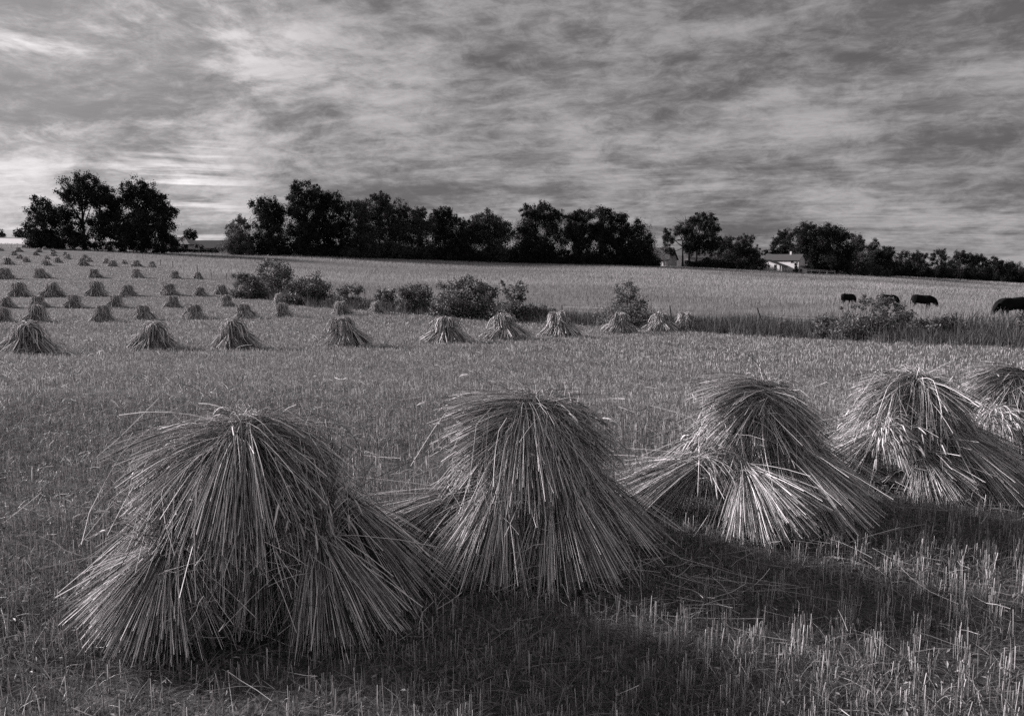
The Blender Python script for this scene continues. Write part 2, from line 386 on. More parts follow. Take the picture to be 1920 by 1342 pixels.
tall = MB()
def strip(n, d0, d1, h0, h1, w_, rlo, rhi, tmin=-.305, tmax=.74, lean=.12):
    t = rng.uniform(tmin, tmax, n); q = edge_r(t) + rng.uniform(d0, d1, n) + (vnoise(t * 400, t * 0, 3.0, 2) - .5) * 1.6
    x, y = q * np.sin(t), q * np.cos(t); cl_ = vnoise(x, y, 2.4, 13) * .6 + vnoise(x, y, .7, 14) * .4
    h = rng.uniform(h0, h1, n) * (.55 + .75 * cl_); far = q / 60
    blades(tall, x, y, ground(x, y), h, w_ * np.clip(far, .6, 2.6) * rng.uniform(.6, 1.3, n), lean, 4, 2, np.clip(rlo + (rhi - rlo) * (rng.random(n) ** 1.5), 0, 1), curl=.5)
strip(34000, .3, 6.0, .45, 1.2, .016, .0, .38, lean=.2); strip(9000, -.4, 1.8, .2, .75, .013, .1, .8, lean=.22); strip(2200, .2, 3.5, .8, 1.6, .010, .4, 1.0, lean=.3)
def rank(n, u0, u1, h0, h1):
    t = rng.uniform(math.atan(ray(u0, 500)[0]), math.atan(ray(u1, 500)[0]), n); q = edge_r(t) + rng.uniform(1.5, 9, n); x, y = q * np.sin(t), q * np.cos(t)
    cl_ = vnoise(x, y, 3.0, 23); h = rng.uniform(h0, h1, n) * (.35 + 1.0 * cl_)
    blades(tall, x, y, ground(x, y), h, .03 * rng.uniform(.6, 1.4, n), .35, 4, 2, rng.random(n) ** 2.5 * .7, curl=.7)
rank(9000, 440, 1010, .5, 1.5); rank(5000, 1100, 1900, .4, 1.3)
tag(tall.build('tall_grass', M['tall']), kind='stuff')

# ------------------------------------------------------------------ straw shocks
def perp(a):
    e1 = np.cross(a, [0.3, .2, 1.0]); e1 /= np.linalg.norm(e1); return e1, np.cross(a, e1)
def sheaf_meshes(K, B, cone, n, Lh, splay, rad, ears, r, droop=.25, arch=.018, sq=.62, seg=4, sides=3, core=.40, spread=.05, Lmul=1.12):
    """one tied bundle: K = knot, B = middle of the butts; returns straw mesh, ear mesh, band mesh"""
    K = np.asarray(K, float); B = np.asarray(B, float); L0 = np.linalg.norm(B - K); a = (B - K) / L0; e1, e2 = perp(a)
    s, e, bn = MB(), MB(), MB()
    u = r.random(n) ** .55; ph = r.uniform(0, 2 * math.pi, n); an = u * cone * r.uniform(.75, 1.12, n)
    nc = 16; ck = r.integers(0, nc, n); cph = r.uniform(0, 2 * math.pi, nc); own = r.random(n) < .3
    ph = np.where(own, ph, cph[ck] + r.normal(0, .14, n)); an = an * np.where(own, 1, r.uniform(.8, 1.12, nc)[ck])
    pd = np.cos(ph)[:, None] * e1 + np.sin(ph)[:, None] * e2
    pd = pd * np.array([1, sq, 1.0]); dr = norm(np.cos(an)[:, None] * a + np.sin(an)[:, None] * pd)
    wob = np.where(r.random(n) < .22, .24, .085); dr = norm(dr + r.normal(0, 1, (n, 3)) * wob[:, None])
    S = K + pd * (u * spread)[:, None] + a * r.normal(0, .03, n)[:, None] + r.normal(0, .018, (nc, 3))[ck]
    L = L0 * Lmul * r.uniform(.62, 1.08, n)
    z0 = r.uniform(-.01, .035, n); hit = np.where(dr[:, 2] < -.05, (z0 - S[:, 2]) / np.minimum(dr[:, 2], -.05), 9)
    L = np.minimum(L, np.maximum(hit, .1))
    t = np.linspace(1, 0, seg)[None, :, None]; bow = r.normal(0, .012, (n, 1, 1)) * unit(n, r)[:, None] + np.array([0, 0, 1.0]) * arch
    Pb = S[:, None] + dr[:, None] * L[:, None, None] * t + bow * 4 * t * (1 - t)
    hd = np.abs(r.normal(0, splay, n)); hph = ph + r.normal(0, .5, n)
    hdir = -np.cos(hd)[:, None] * a + np.sin(hd)[:, None] * (np.cos(hph)[:, None] * e1 + np.sin(hph)[:, None] * e2)
    Lg = Lh * r.uniform(.6, 1.1, n)
    th_ = np.linspace(0, 1, seg)[None, 1:, None]
    Ph = S[:, None] + hdir[:, None] * Lg[:, None, None] * th_ - np.array([0, 0, 1.0]) * (droop * r.uniform(.4, 1.4, n) * Lg)[:, None, None] * th_ ** 2
    P = np.concatenate([Pb, Ph], 1)
    P = rough_up(P, r, .026); P[..., 2] = np.maximum(P[..., 2], .004)
    rd = rad * r.uniform(.6, 1.3, n)
    s.strands(P, rd[:, None] * np.ones(P.shape[1])[None], sides, r.random(n) ** 1.8, r)
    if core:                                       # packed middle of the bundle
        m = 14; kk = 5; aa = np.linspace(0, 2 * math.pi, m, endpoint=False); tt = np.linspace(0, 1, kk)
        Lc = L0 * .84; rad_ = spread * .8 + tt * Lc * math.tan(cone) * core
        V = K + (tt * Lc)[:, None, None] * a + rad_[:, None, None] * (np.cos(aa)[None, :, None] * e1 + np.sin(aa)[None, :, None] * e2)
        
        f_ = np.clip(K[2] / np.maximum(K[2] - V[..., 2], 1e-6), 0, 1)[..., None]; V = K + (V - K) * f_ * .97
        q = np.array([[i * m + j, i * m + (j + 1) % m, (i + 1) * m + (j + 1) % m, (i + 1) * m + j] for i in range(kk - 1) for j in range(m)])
        s.add(V, q, .0)  # darkest straw tone, shade of the gaps put into the core colour
    if ears:
        idx = r.choice(n, min(ears, n), replace=False); tip = P[idx, -1]; dd = norm(P[idx, -1] - P[idx, -2]); dd[:, 2] -= .25; dd = norm(dd)
        te = np.linspace(0, 1, 6)[None, :, None]; el = r.uniform(.06, .10, len(idx))[:, None, None]
        Pe = tip[:, None] + dd[:, None] * el * te - np.array([0, 0, .03]) * te ** 2
        prof = np.array([.35, 1.0, .8, 1.0, .75, .2]) * max(.0066, rad * 1.7)
        e.strands(Pe, np.broadcast_to(prof, (len(idx), 6)), 4, r.random(len(idx)), r)
    aa = np.linspace(0, 2 * math.pi, 25); ring = K + (spread + .012) * (np.cos(aa)[:, None] * e1 + np.sin(aa)[:, None] * e2)
    bn.strands(ring[None], .0045 if rad < .006 else .012, 5, np.array([.5]), r)
    return s, e, bn
def cap_mesh(K, n, L, p0, p1, rad, r, arc=(0, 2 * math.pi), thick=.14, seg=7, sides=3, core=.72, bend=(.7, 1.4), back=.24, square=False, run=(.12, .34), ears=0):
    """bundle broken over the top: straws run out from the knot and bend down"""
    K = np.asarray(K, float); s, e = MB(), MB()
    nc = 26; ck = r.integers(0, nc, n); wild = (r.random(n) < .12) * 1.0
    ph = r.uniform(arc[0], arc[1], nc)[ck] + r.normal(0, .10, n); lay = r.random(n)
    ph = np.where(r.random(n) < .22, r.uniform(arc[0], arc[1], n), ph)
    Ls = r.uniform(L[0], L[1], n) * (1 - .25 * lay) * r.uniform(.58, 1.14, nc)[ck]
    b0 = R(p0) + np.clip(r.normal(0, .16, n), -.4, .3) - lay * .35 + r.normal(0, .12, nc)[ck]; end = np.array([p1(f) for f in ph]) if callable(p1) else np.full(n, p1)
    b1 = R(1) * end + r.normal(0, .13, n) + r.normal(0, .12, nc)[ck] + lay * .15 + wild * r.normal(.15, .3, n)
    b1 = np.minimum(b1, b0 + .1)
    t = np.linspace(0, 1, seg); pt = b0[:, None] + (b1 - b0)[:, None] * t[None] ** r.uniform(bend[0], bend[1], n)[:, None]
    if square:
        sm = np.clip((t[None] - r.uniform(run[0], run[1], n)[:, None]) / .34, 0, 1); pt = b0[:, None] + (b1 - b0)[:, None] * sm * sm * (3 - 2 * sm)
    pht = ph[:, None] + (r.normal(0, .22, n) + wild * r.normal(0, .5, n))[:, None] * t[None]
    ds = Ls[:, None] / (seg - 1)
    dirs = np.stack([np.cos(pht) * np.cos(pt), np.sin(pht) * np.cos(pt), np.sin(pt)], -1) * ds[..., None]
    P = np.cumsum(dirs, 1) - dirs[:, :1]
    bk = np.where(r.random(n) < .3, 0, r.uniform(0, back, n))
    P += K + np.stack([np.cos(ph) * (.03 - bk), np.sin(ph) * (.03 - bk), -lay * thick - bk * .2], -1)[:, None] + r.normal(0, .03, (n, 1, 3)) + (r.normal(0, .05, (nc, 1, 3)) * np.array([1, 1, .7]))[ck]
    P = rough_up(P, r, .032)
    P[..., 2] = np.maximum(P[..., 2], .02)
    s.strands(P, (rad * r.uniform(.6, 1.35, n))[:, None] * np.ones(seg)[None], sides, r.random(n) ** 1.8, r)
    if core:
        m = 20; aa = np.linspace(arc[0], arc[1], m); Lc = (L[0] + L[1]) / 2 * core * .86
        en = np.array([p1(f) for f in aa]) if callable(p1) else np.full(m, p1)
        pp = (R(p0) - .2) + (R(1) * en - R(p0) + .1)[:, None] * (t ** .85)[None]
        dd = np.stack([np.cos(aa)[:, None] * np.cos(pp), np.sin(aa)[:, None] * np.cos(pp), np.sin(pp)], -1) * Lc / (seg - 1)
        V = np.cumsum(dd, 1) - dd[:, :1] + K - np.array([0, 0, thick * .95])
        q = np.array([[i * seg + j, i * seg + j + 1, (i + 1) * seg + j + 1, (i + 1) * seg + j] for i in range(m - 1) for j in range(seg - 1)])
        s.add(V, q, .0)  # cap core coloured darkest to deepen the shade between straws
    if ears:
        idx = r.choice(n, ears, replace=False); tip = P[idx, -1]; dd = norm(P[idx, -1] - P[idx, -2])
        te = np.linspace(0, 1, 6)[None, :, None]
        Pe = tip[:, None] + dd[:, None] * r.uniform(.06, .1, ears)[:, None, None] * te - np.array([0, 0, .02]) * te ** 2
        e.strands(Pe, np.broadcast_to(np.array([.35, 1.0, .8, 1.0, .75, .2]) * .0072, (ears, 6)), 4, r.random(ears), r)
    return s, e
def add_sheaf(root, *a, **k):
    s, e, b = sheaf_meshes(*a, **k); o = s.build('sheaf', M['straw'], root)
    if e.n: e.build('grain_ears', M['ear'], o)['kind'] = 'stuff'
    b.build('twine_band', M['twine'], o)
    return o
def add_cap(root, *a, **k):
    s, e = cap_mesh(*a, **k); o = s.build('cap_sheaf', M['straw'], root)
    if e.n: e.build('grain_ears', M['ear'], o)['kind'] = 'stuff'
    return o
SG = 'straw shocks standing in the stubble field'
def stray(root, n, Rr, Ht, rad, r):
    """loose straws caught on the outside of the shock"""
    b = MB(); ph = r.uniform(0, 2 * math.pi, n); z = r.uniform(.05, Ht, n); q = Rr * (1.05 - .6 * z / Ht) * r.uniform(.75, 1.0, n)
    C = np.stack([np.cos(ph) * q, np.sin(ph) * q, z], -1); dv = unit(n, r); dv[:, 2] = dv[:, 2] * .9 - .3; dv = norm(dv)
    L = r.uniform(.12, .5, n); t = np.linspace(-.5, .5, 4)[None, :, None]
    P = C[:, None] + dv[:, None] * L[:, None, None] * t - np.array([0, 0, .25]) * (t * t) * L[:, None, None]; P[..., 2] = np.maximum(P[..., 2], .015)
    b.strands(rough_up(P, r, .03), rad, 3, r.random(n) ** 1.3, r); b.build('loose_straws', M['straw'], root)['kind'] = 'stuff'
S3 = .0017
SZ = {22: .94, 23: .92, 24: .87, 25: .84}
def front_shock(u, Y, label, caps, sheaves, seed, ns=90, laid=()):
    r = np.random.default_rng(seed); p = at(u, Y); p.z += .0
    root = empty('straw_shock', p, 0, SZ.get(seed, 1.0)); tag(root, label, 'straw shock', SG)
    for c in caps: add_cap(root, r=r, rad=S3, **c)
    for s_ in laid:
        m_, e_, b_ = sheaf_meshes(s_[0], s_[1], R(s_[2]), s_[3], .24, .5, S3, 40, r, droop=1.3, arch=.05, seg=6, core=0, spread=.07, Lmul=1.15)
        o = m_.build('cap_sheaf', M['straw'], root); e_.build('grain_ears', M['ear'], o)['kind'] = 'stuff'; b_.build('twine_band', M['twine'], o)
    for s_ in sheaves: add_sheaf(root, *s_[:6], S3, s_[6], r, **(s_[7] if len(s_) > 7 else {}))
    stray(root, ns, .72, 1.05, .0016, r)
    return root
def droop(left, front, right, back):
    """end pitch of the cap straws by azimuth (0 = right, 90 = away)"""
    ang = np.array([-180, -90, 0, 90, 180.]); val_ = np.array([left, front, right, back, left])
    return lambda f: float(np.interp((math.degrees(f) + 180) % 360 - 180, ang, val_))
c45 = R(40)
front_shock(452, 4.45, 'largest straw shock, nearest the camera, its cap fanning over tied sheaves',
    [dict(K=(.03, -.10, 1.06), n=2125, L=(.74, 1.04), p0=6, p1=droop(-84, -84, -90, -80), arc=(R(-215), R(10)), thick=.22, square=True, run=(.10, .40), back=.16, core=.6),
     dict(K=(.08, -.10, 1.06), n=1250, L=(.66, .95), p0=46, p1=droop(-80, -80, -92, -70), arc=(R(-40), R(200)), ears=175, bend=(.6, 1.0))],
    [((-.34, -.30, .49), (-.44, -.44, 0), R(45), 1875, .40, .45, 200), ((.44, -.24, .52), (.60, -.38, 0), R(31), 1312, .38, .35, 120),
     ((.08, -.02, .70), (.10, -.16, 0), R(22), 875, .35, .25, 60), ((-.40, .05, .66), (-.70, .10, 0), R(28), 812, .35, .25, 30),
     ((.44, .1, .68), (.80, .12, 0), R(24), 937, .35, .25, 30), ((-.2, .3, .7), (-.35, .6, 0), R(28), 562, .35, .25, 0), ((.3, .3, .7), (.45, .6, 0), R(28), 562, .35, .25, 0)], 21, 420,
    [((.10, -.20, 1.10), (-.40, -.40, .80), 20, 450), ((.04, -.26, 1.08), (.02, -.60, .66), 22, 400), ((-.02, -.12, 1.12), (.42, -.26, .80), 20, 400)])
front_shock(975, 5.3, 'straw shock with a pale knot on top, just behind the largest shock',
    [dict(K=(.06, -.12, 1.08), n=1875, L=(.62, .98), square=True, run=(.10, .38), back=.18, core=.62, p0=8, p1=droop(-55, -84, -80, -70), arc=(R(-200), R(20)), thick=.2),
     dict(K=(.08, -.10, 1.08), n=810, L=(.5, .8), p0=38, p1=droop(-40, -70, -80, -60), arc=(R(-30), R(160)), ears=125)],
    [((-.46, -.10, .48), (-1.04, -.18, 0), R(20), 1223, .3, .35, 60), ((-.12, -.30, .62), (-.26, -.52, 0), R(27), 1575, .36, .35, 80),
     ((.22, -.22, .72), (.36, -.50, 0), R(24), 1400, .35, .3, 40), ((.40, .0, .70), (.78, .0, 0), R(21), 1223, .35, .25, 30),
     ((-.2, .3, .66), (-.35, .6, 0), R(28), 525, .35, .25, 0), ((.3, .3, .66), (.5, .6, 0), R(28), 525, .35, .25, 0)], 22, 420, [((.20, -.10, 1.08), (-.40, -.22, .92), 20, 800), ((.06, -.20, 1.09), (.12, -.50, .55), 20, 700), ((.0, -.02, 1.08), (.46, -.16, .72), 22, 600)])
front_shock(1412, 6.2, 'straw shock of the nearest row, a sheaf with drooping ears lying to its left',
    [dict(K=(.06, .0, 1.06), n=1500, L=(.62, .96), square=True, run=(.10, .40), back=.2, core=.62, p0=6, p1=droop(-55, -76, -80, -70), ears=100), ],
    [((-.42, -.16, .50), (-.98, -.10, .05), R(16), 1400, .30, .45, 230, dict(droop=.95, Lmul=1.08)), ((-.10, -.34, .47), (.04, -.74, 0), R(31), 1750, .34, .4, 70),
     ((.20, -.20, .66), (.50, -.62, 0), R(21), 1312, .35, .3, 40), ((.36, .0, .70), (.84, -.10, 0), R(19), 1400, .35, .25, 30),
     ((-.25, .25, .64), (-.5, .45, 0), R(24), 611, .35, .25, 0), ((.3, .3, .66), (.5, .6, 0), R(28), 525, .35, .25, 0)], 23, 300, [((.16, -.06, 1.04), (-.36, -.26, .86), 24, 700), ((.0, -.10, 1.05), (.36, -.30, .66), 22, 700)])
front_shock(1722, 6.95, 'straw shock of the nearest row with pale ears hanging over a dark hollow',
    [dict(K=(.04, .0, 1.07), n=1500, L=(.62, .96), square=True, run=(.10, .40), back=.16, core=.62, p0=14, p1=droop(-55, -70, -72, -70), ears=150)],
    [((-.36, -.22, .60), (-.74, .10, .0), R(18), 1223, .34, .5, 260, dict(droop=.95)), ((-.02, -.34, .42), (.10, -.68, 0), R(33), 1575, .34, .4, 80),
     ((.22, -.18, .66), (.62, -.56, 0), R(18), 1312, .35, .3, 40), ((.36, .0, .70), (.98, -.10, 0), R(17), 1487, .35, .25, 30),
     ((-.2, .3, .64), (-.35, .6, 0), R(26), 611, .35, .25, 0), ((.3, .3, .66), (.6, .6, 0), R(26), 525, .35, .25, 0)], 24, 280, [((.14, -.04, 1.06), (-.44, -.06, .84), 20, 600), ((.0, -.10, 1.08), (.34, -.26, .62), 20, 700)])
front_shock(1888, 7.7, 'straw shock cut off by the right picture edge, with a ball of pale tangled ears',
    [dict(K=(.12, .0, 1.06), n=1163, L=(.50, .82), p0=8, p1=droop(-30, -56, -70, -70), ears=100)],
    [((-.22, -.34, .66), (-.50, .10, .0), R(18), 1050, .32, .6, 260, dict(droop=1.0)), ((.12, -.34, .48), (.22, -.66, 0), R(26), 1400, .34, .4, 60),
     ((.32, -.1, .68), (.8, -.3, 0), R(20), 1223, .35, .3, 30), ((-.36, .1, .64), (-.7, .2, 0), R(22), 787, .35, .25, 0), ((.3, .3, .66), (.6, .6, 0), R(26), 525, .35, .25, 0)], 25, 220, [((.26, -.04, 1.06), (-.34, -.16, .88), 20, 600)])

def proto_shock(seed, detail, squat=False):
    """a shock for the farther rows; detail 2 = with parts, 1 = one mesh"""
    r = np.random.default_rng(seed); j = lambda s_=.06: r.normal(0, s_)
    if detail == 2:
        root = empty('straw_shock', (0, 0, 0)); rad = .0075; nc, nsh = 620, 200
    else:
        rad = .02; nc, nsh = 260, 70; acc = MB()
    pr = droop(-92 + j(6), -92, -86, -88)
    capk = dict(K=(j(.05), 0, 1.12), n=nc, L=(.84, 1.08), p0=2, p1=pr, rad=rad, r=r, thick=.14, seg=10, square=True, run=(.20, .38), back=.2)
    sh = [((-.28, -.12, .66), (-.42 + j(), -.16, 0), R(15)), ((.0, -.26, .62), (-.05 + j(.12), -.40, 0), R(24)), ((.28, -.14, .66), (.46 + j(), -.26, 0), R(17)),
          ((.32, .05, .68), (.58 + j(), -.02, 0), R(14)), ((-.16, .22, .66), (-.3, .45, 0), R(22)), ((.2, .22, .66), (.32, .45, 0), R(22))]
    if squat:
        capk.update(L=(.74, .98), run=(.14, .34), K=(-.04, 0, 1.12), p1=droop(-82, -88, -74, -80))
        sh = [((-.26, -.10, .60), (-.70 + j(), -.14, 0), R(17)), ((-.16, -.26, .52), (-.40 + j(), -.50, 0), R(24)), ((.08, -.24, .55), (.16 + j(), -.50, 0), R(22)), ((.28, -.12, .66), (.66 + j(), -.26, 0), R(18)),
              ((.32, .05, .68), (.80 + j(), .0, 0), R(14)), ((-.16, .22, .66), (-.45, .5, 0), R(24)), ((.2, .22, .66), (.5, .5, 0), R(24))]
    else:
        sh = [(K_s, (B_s[0] * 1.28, B_s[1] * 1.1, 0), c_s * 1.15) for K_s, B_s, c_s in sh]
    if detail == 2:
        add_cap(root, **capk)
        for K, B, c in sh: add_sheaf(root, K, B, c, nsh, .3, .25, rad, 0, r, seg=3)
        return root
    cs, _ = cap_mesh(**capk, )
    for K, B, c in [None] and sh:
        s_, e_, b_ = sheaf_meshes(K, B, c, nsh, .3, .25, rad, 0, r, seg=3)
        cs.v += s_.v; cs.l += [l + cs.n for l in s_.l]; cs.t += s_.t; cs.a += s_.a; cs.n += s_.n
    return cs.build('straw_shock', M['straw'])
fine = [proto_shock(100 + i, 2) for i in range(6)] + [proto_shock(150 + i, 2, True) for i in range(3)]; coarse = [proto_shock(200 + i, 1) for i in range(5)]
used_f, used_c = set(), set()
ORD = 'first second third fourth fifth sixth seventh eighth ninth tenth eleventh twelfth thirteenth'.split()
ROWS = [
 ('the long row crossing mid field', True, [(50, 668, 59), (285, 661, 55), (440, 659, 54), (648, 655, 54), (835, 646, 47), (945, 641, 43), (1047, 636, 43), (1160, 629, 38), (1238, 626, 35), (1283, 623, 33)]),
 ('the row just behind the long mid-field row', True, [(-3, 607, 28), (66, 607, 31), (189, 606, 30), (271, 603, 28), (361, 601, 27), (460, 600, 27), (530, 597, 26), (638, 593, 24), (706, 590, 23), (758, 589, 23)]),
 ('the tight fourth row, counted from the camera', True, [(10, 579, 21), (70, 578, 22), (135, 579, 23), (214, 578, 22), (321, 578, 22), (423, 576, 21), (525, 571, 19), (572, 573, 21)]),
 ('the fifth row, ending at the bramble bush', True, [(34, 558, 27), (97, 558, 26), (178, 557, 26), (237, 556, 20), (315, 555, 21), (373, 556, 18), (413, 554, 19), (456, 554, 18)]),
 ('the sixth row on the rising slope', True, [(6, 525, 22), (77, 523, 18), (176, 522, 16), (256, 522, 15), (326, 523, 14), (370, 524, 13)]),
 ('the seventh row on the rising slope', False, [(14, 498, 14), (49, 493, 11), (86, 499, 12), (108, 494, 11), (155, 500, 14), (167, 492, 8), (200, 495, 9), (211, 501, 12), (233, 496, 8), (256, 501, 11), (285, 502, 10)]),
 ('the tiny eighth row below the left oaks', False, [(26, 480, 8), (37, 486, 8), (67, 480, 8), (88, 487, 8), (99, 481, 8), (126, 487, 10), (159, 484, 5)]),
 ('the farthest row at the field top', False, [(2, 471, 6), (35, 473, 8), (45, 466, 5), (73, 474, 8), (99, 475, 8), (122, 480, 6), (84, 469, 5)]),
]
rs = np.random.default_rng(5)
for desc, big, lst in ROWS:
    lst = sorted(lst)
    for i, (u, v, hp) in enumerate(lst):
        p = place(u, v - hp * .10); sc = float(np.clip(hp * (1.04 if v > 620 and u > 800 else .95) * p.y / F / 1.12, .72, 1.35))
        if big:
            k = 6 + i % 3 if (v > 620 and u > 800) else int(rs.integers(6))
            if k in used_f: o = copy_tree(fine[k])
            else: o = fine[k]; used_f.add(k)
        else:
            k = int(rs.integers(len(coarse)))
            if k in used_c: o = copy_tree(coarse[k])
            else: o = coarse[k]; used_c.add(k)
        o.location = p; wx = float(rs.uniform(1.04, 1.26)); o.scale = (sc * wx, sc * wx, sc * float(rs.uniform(.95, 1.05))); o.rotation_euler = (float(rs.normal(0, .04)), float(rs.normal(0, .06)), float(rs.normal(0, .35)))
        w = 'leftmost' if i == 0 else ('rightmost' if i == len(lst) - 1 else ORD[i] + ' from the left')
        tag(o, f'straw shock, {w} in {desc}', 'straw shock', SG)
# straw dropped round the front shocks
for u, v, n, sx in ((1260, 1110, 90, .45), (1150, 1080, 70, .4), (700, 1150, 50, .4), (1660, 960, 50, .5), (1500, 1010, 50, .4)):
    p = place(u, v); loose_straw(p.x + rng.normal(0, sx, n), p.y + rng.normal(0, sx * .5, n), rng.uniform(.15, .6, n), .0015)
tag(loose.build('loose_straw', M['straw']), kind='stuff')
# ------------------------------------------------------------------ trees and shrubs
def crown_plant(name, label, cat, group, base_uv, Y, lobes, origin, zs, leafmat, leaf=.42, dens=1.0, trunks=None, rad=.32, depth=.75, seed=0, rag=.18, stem='trunk', foliage='crown', fat=1.3, skirt=0, shoots=0):
    """lobes in zoomed photo pixels -> real crown lobes with their own depth round the trunk"""
    r = np.random.default_rng(1000 + seed)
    mpp = Y / F
    cv = lambda x, y: (origin[0] + x / zs, origin[1] + y / zs)
    bu, bv = cv(*base_uv); p = at(bu, Y)
    root = empty(name, p); tag(root, label, cat, group)
    P = np.array([[*lift(*cv(x, y), Y)] for x, y, q in lobes]) - np.array(p); rd = np.array([q / zs * mpp for _, _, q in lobes]) * fat
    xmid = np.average(P[:, 0], weights=rd); half = max(np.abs(P[:, 0] - xmid).max() * .7, rd.max() * .7)
    P[:, 1] = r.uniform(-1, 1, len(P)) * half * depth * np.sqrt(np.clip(1 - ((P[:, 0] - xmid) / (np.abs(P[:, 0] - xmid).max() + rd.max())) ** 2, .1, 1))
    if skirt:
        xs = np.linspace(P[:, 0].min() - rd.max() * .3, P[:, 0].max() + rd.max() * .3, skirt); q_ = r.uniform(.18, .32, skirt) * min(10., P[:, 2].max())
        P = np.r_[P, np.c_[xs, r.normal(0, .5, skirt) * q_, q_ * .8]]; rd = np.r_[rd, q_]
    # lobes behind and before the drawn ones fill the crown's depth
    ex = r.integers(0, len(P), len(P) // 2); Pe = P[ex] * np.array([.85, -1, 1]) + np.c_[np.zeros((len(ex), 2)), -rd[ex] * .5]; P = np.r_[P, Pe]; rd = np.r_[rd, rd[ex] * .8]
    b = MB(); C, rn = [], []
    for c, q in zip(P, rd):
        n = int(max(30, dens * 34 * q * q / (leaf * leaf)))
        nb = max(6, int(9 + q * 2.2)); sub = c + unit(nb, r) * (q * r.uniform(.4, 1.02, nb))[:, None] * np.array([1, 1, .9])     # small sprays
        k = r.integers(0, nb, n); o = sub[k] + r.normal(0, 1, (n, 3)) * q * rag * r.uniform(.6, 1.3, nb)[k][:, None]
        C.append(o); rn.append(np.clip(r.random(nb)[k] * .6 + r.random(n) * .4, 0, 1))
    C = np.concatenate(C); rn = np.concatenate(rn); keep = C[:, 2] > .05
    if shoots:                                     # wild shoots standing out of the bush
        si = r.integers(0, len(P), shoots); o0 = P[si]; dv = unit(shoots, r); dv[:, 2] = np.abs(dv[:, 2]) + .5; dv = norm(dv); Ls = rd[si] * r.uniform(1.1, 1.9, shoots)
        tt = np.linspace(.3, 1, 14)[None, :, None]; S_ = o0[:, None] + dv[:, None] * Ls[:, None, None] * tt - np.array([0, 0, .25]) * (tt * tt) * Ls[:, None, None]
        b.leaves((S_ + r.normal(0, .04, S_.shape)).reshape(-1, 3), leaf * .45, .5, np.repeat(r.uniform(.3, 1, shoots), 14), r)
        b.strands(S_[:, ::3], .008, 3, np.full(shoots, .3), r)
    b.leaves(C[keep], leaf * .5, .62, rn[keep], r, flat=.3)
    b.build(foliage, leafmat, root)
    # trunk and limbs
    t = MB(); trunks = trunks or [(base_uv[0], .0)]
    order = np.argsort(P[:len(lobes), 2])
    for tx, off in trunks:
        x0 = at(cv(tx, 0)[0], Y).x - p.x
        z0 = float(ground(p.x + x0, p.y)) - p.z
        near = np.argsort(np.abs(P[:len(lobes), 0] - x0) * 1.0 - P[:len(lobes), 2] * .25)
        top = P[near[0]].copy(); tt = np.linspace(0, 1, 8)[:, None]
        mid = np.array([x0 + r.normal(0, .2), 0, max(z0 + .4, top[2] * .5)])
        a0 = np.array([x0, 0, z0 - .2]); path = (1 - tt) ** 2 * a0 + 2 * tt * (1 - tt) * mid + tt ** 2 * top
        t.strands(path[None], (rad * (1.12 - tt[:, 0] * .95) * (1 + .45 * np.exp(-tt[:, 0] * 14)))[None], 8, np.array([.5]), r)
        for li in near[1:1 + min(10, len(near) - 1)]:
            s0 = r.uniform(.28, .75); q0 = (1 - s0) ** 2 * a0 + 2 * s0 * (1 - s0) * mid + s0 ** 2 * top
            e0 = P[li]; m0 = (q0 + e0) / 2 + np.array([r.normal(0, .3), r.normal(0, .3), -.10 * abs(e0[0] - q0[0])])
            pt = (1 - tt) ** 2 * q0 + 2 * tt * (1 - tt) * m0 + tt ** 2 * e0
            t.strands(pt[None], (rad * .48 * (1.05 - tt[:, 0] * .9))[None], 6, np.array([.4]), r)
    t.build(stem, M['bark'], root, smooth=True)
    return root
TG = 'trees of the far tree line'
Z1, Z2, Z3, Z4, Z5 = ((0, 300), 3.354), ((400, 320), 3.727), ((840, 350), 3.948), ((1200, 370), 4.0), ((1560, 400), 4.792)
def tree(z, label, base, Y, lobes, mat='leaf', seed=0, name='broadleaf_tree', **k):
    k.setdefault('skirt', 0 if seed in (4, 5, 6, 7, 24) or name == 'young_spruce' else 6); return crown_plant(name, label, 'tree', TG, base, Y, lobes, z[0], z[1], M[mat], seed=seed, **k)
tree(Z1, 'narrow dark tree at the left end of the three left oaks', (300, 520), 228, [(265, 290, 48), (240, 350, 42), (300, 340, 60), (350, 320, 35), (260, 430, 60), (330, 430, 66), (280, 490, 55), (240, 250, 22), (225, 330, 26), (330, 490, 50)], seed=1)
tree(Z1, 'tallest of the three dark oaks on the left skyline', (540, 556), 226, [(510, 115, 36), (570, 130, 44), (440, 165, 48), (415, 215, 40), (500, 200, 78), (600, 200, 66), (680, 220, 48), (720, 260, 40), (560, 260, 40), (440, 320, 56), (650, 320, 76), (720, 330, 50), (470, 400, 66), (620, 420, 66), (440, 470, 50), (700, 420, 58), (600, 480, 44), (390, 235, 24), (480, 480, 44)], seed=2, rad=.42)
tree(Z1, 'dark oak with a stepped right side beside the low barn roof', (900, 560), 222, [(870, 165, 42), (815, 185, 40), (935, 190, 48), (790, 240, 50), (880, 260, 78), (970, 240, 46), (1000, 285, 38), (830, 330, 70), (940, 340, 76), (1050, 305, 38), (1080, 370, 32), (1040, 400, 50), (880, 420, 78), (980, 450, 70), (760, 420, 58), (800, 480, 58), (920, 500, 60), (1030, 470, 34), (1060, 340, 36)], seed=3, rad=.40, trunks=[(900, 0), (1030, 0)])
tree(Z1, 'hazy round tree on the far left horizon', (130, 492), 560, [(130, 455, 22), (110, 465, 20), (150, 465, 20), (130, 475, 22)], 'leaf_mid', 4, leaf=.9)
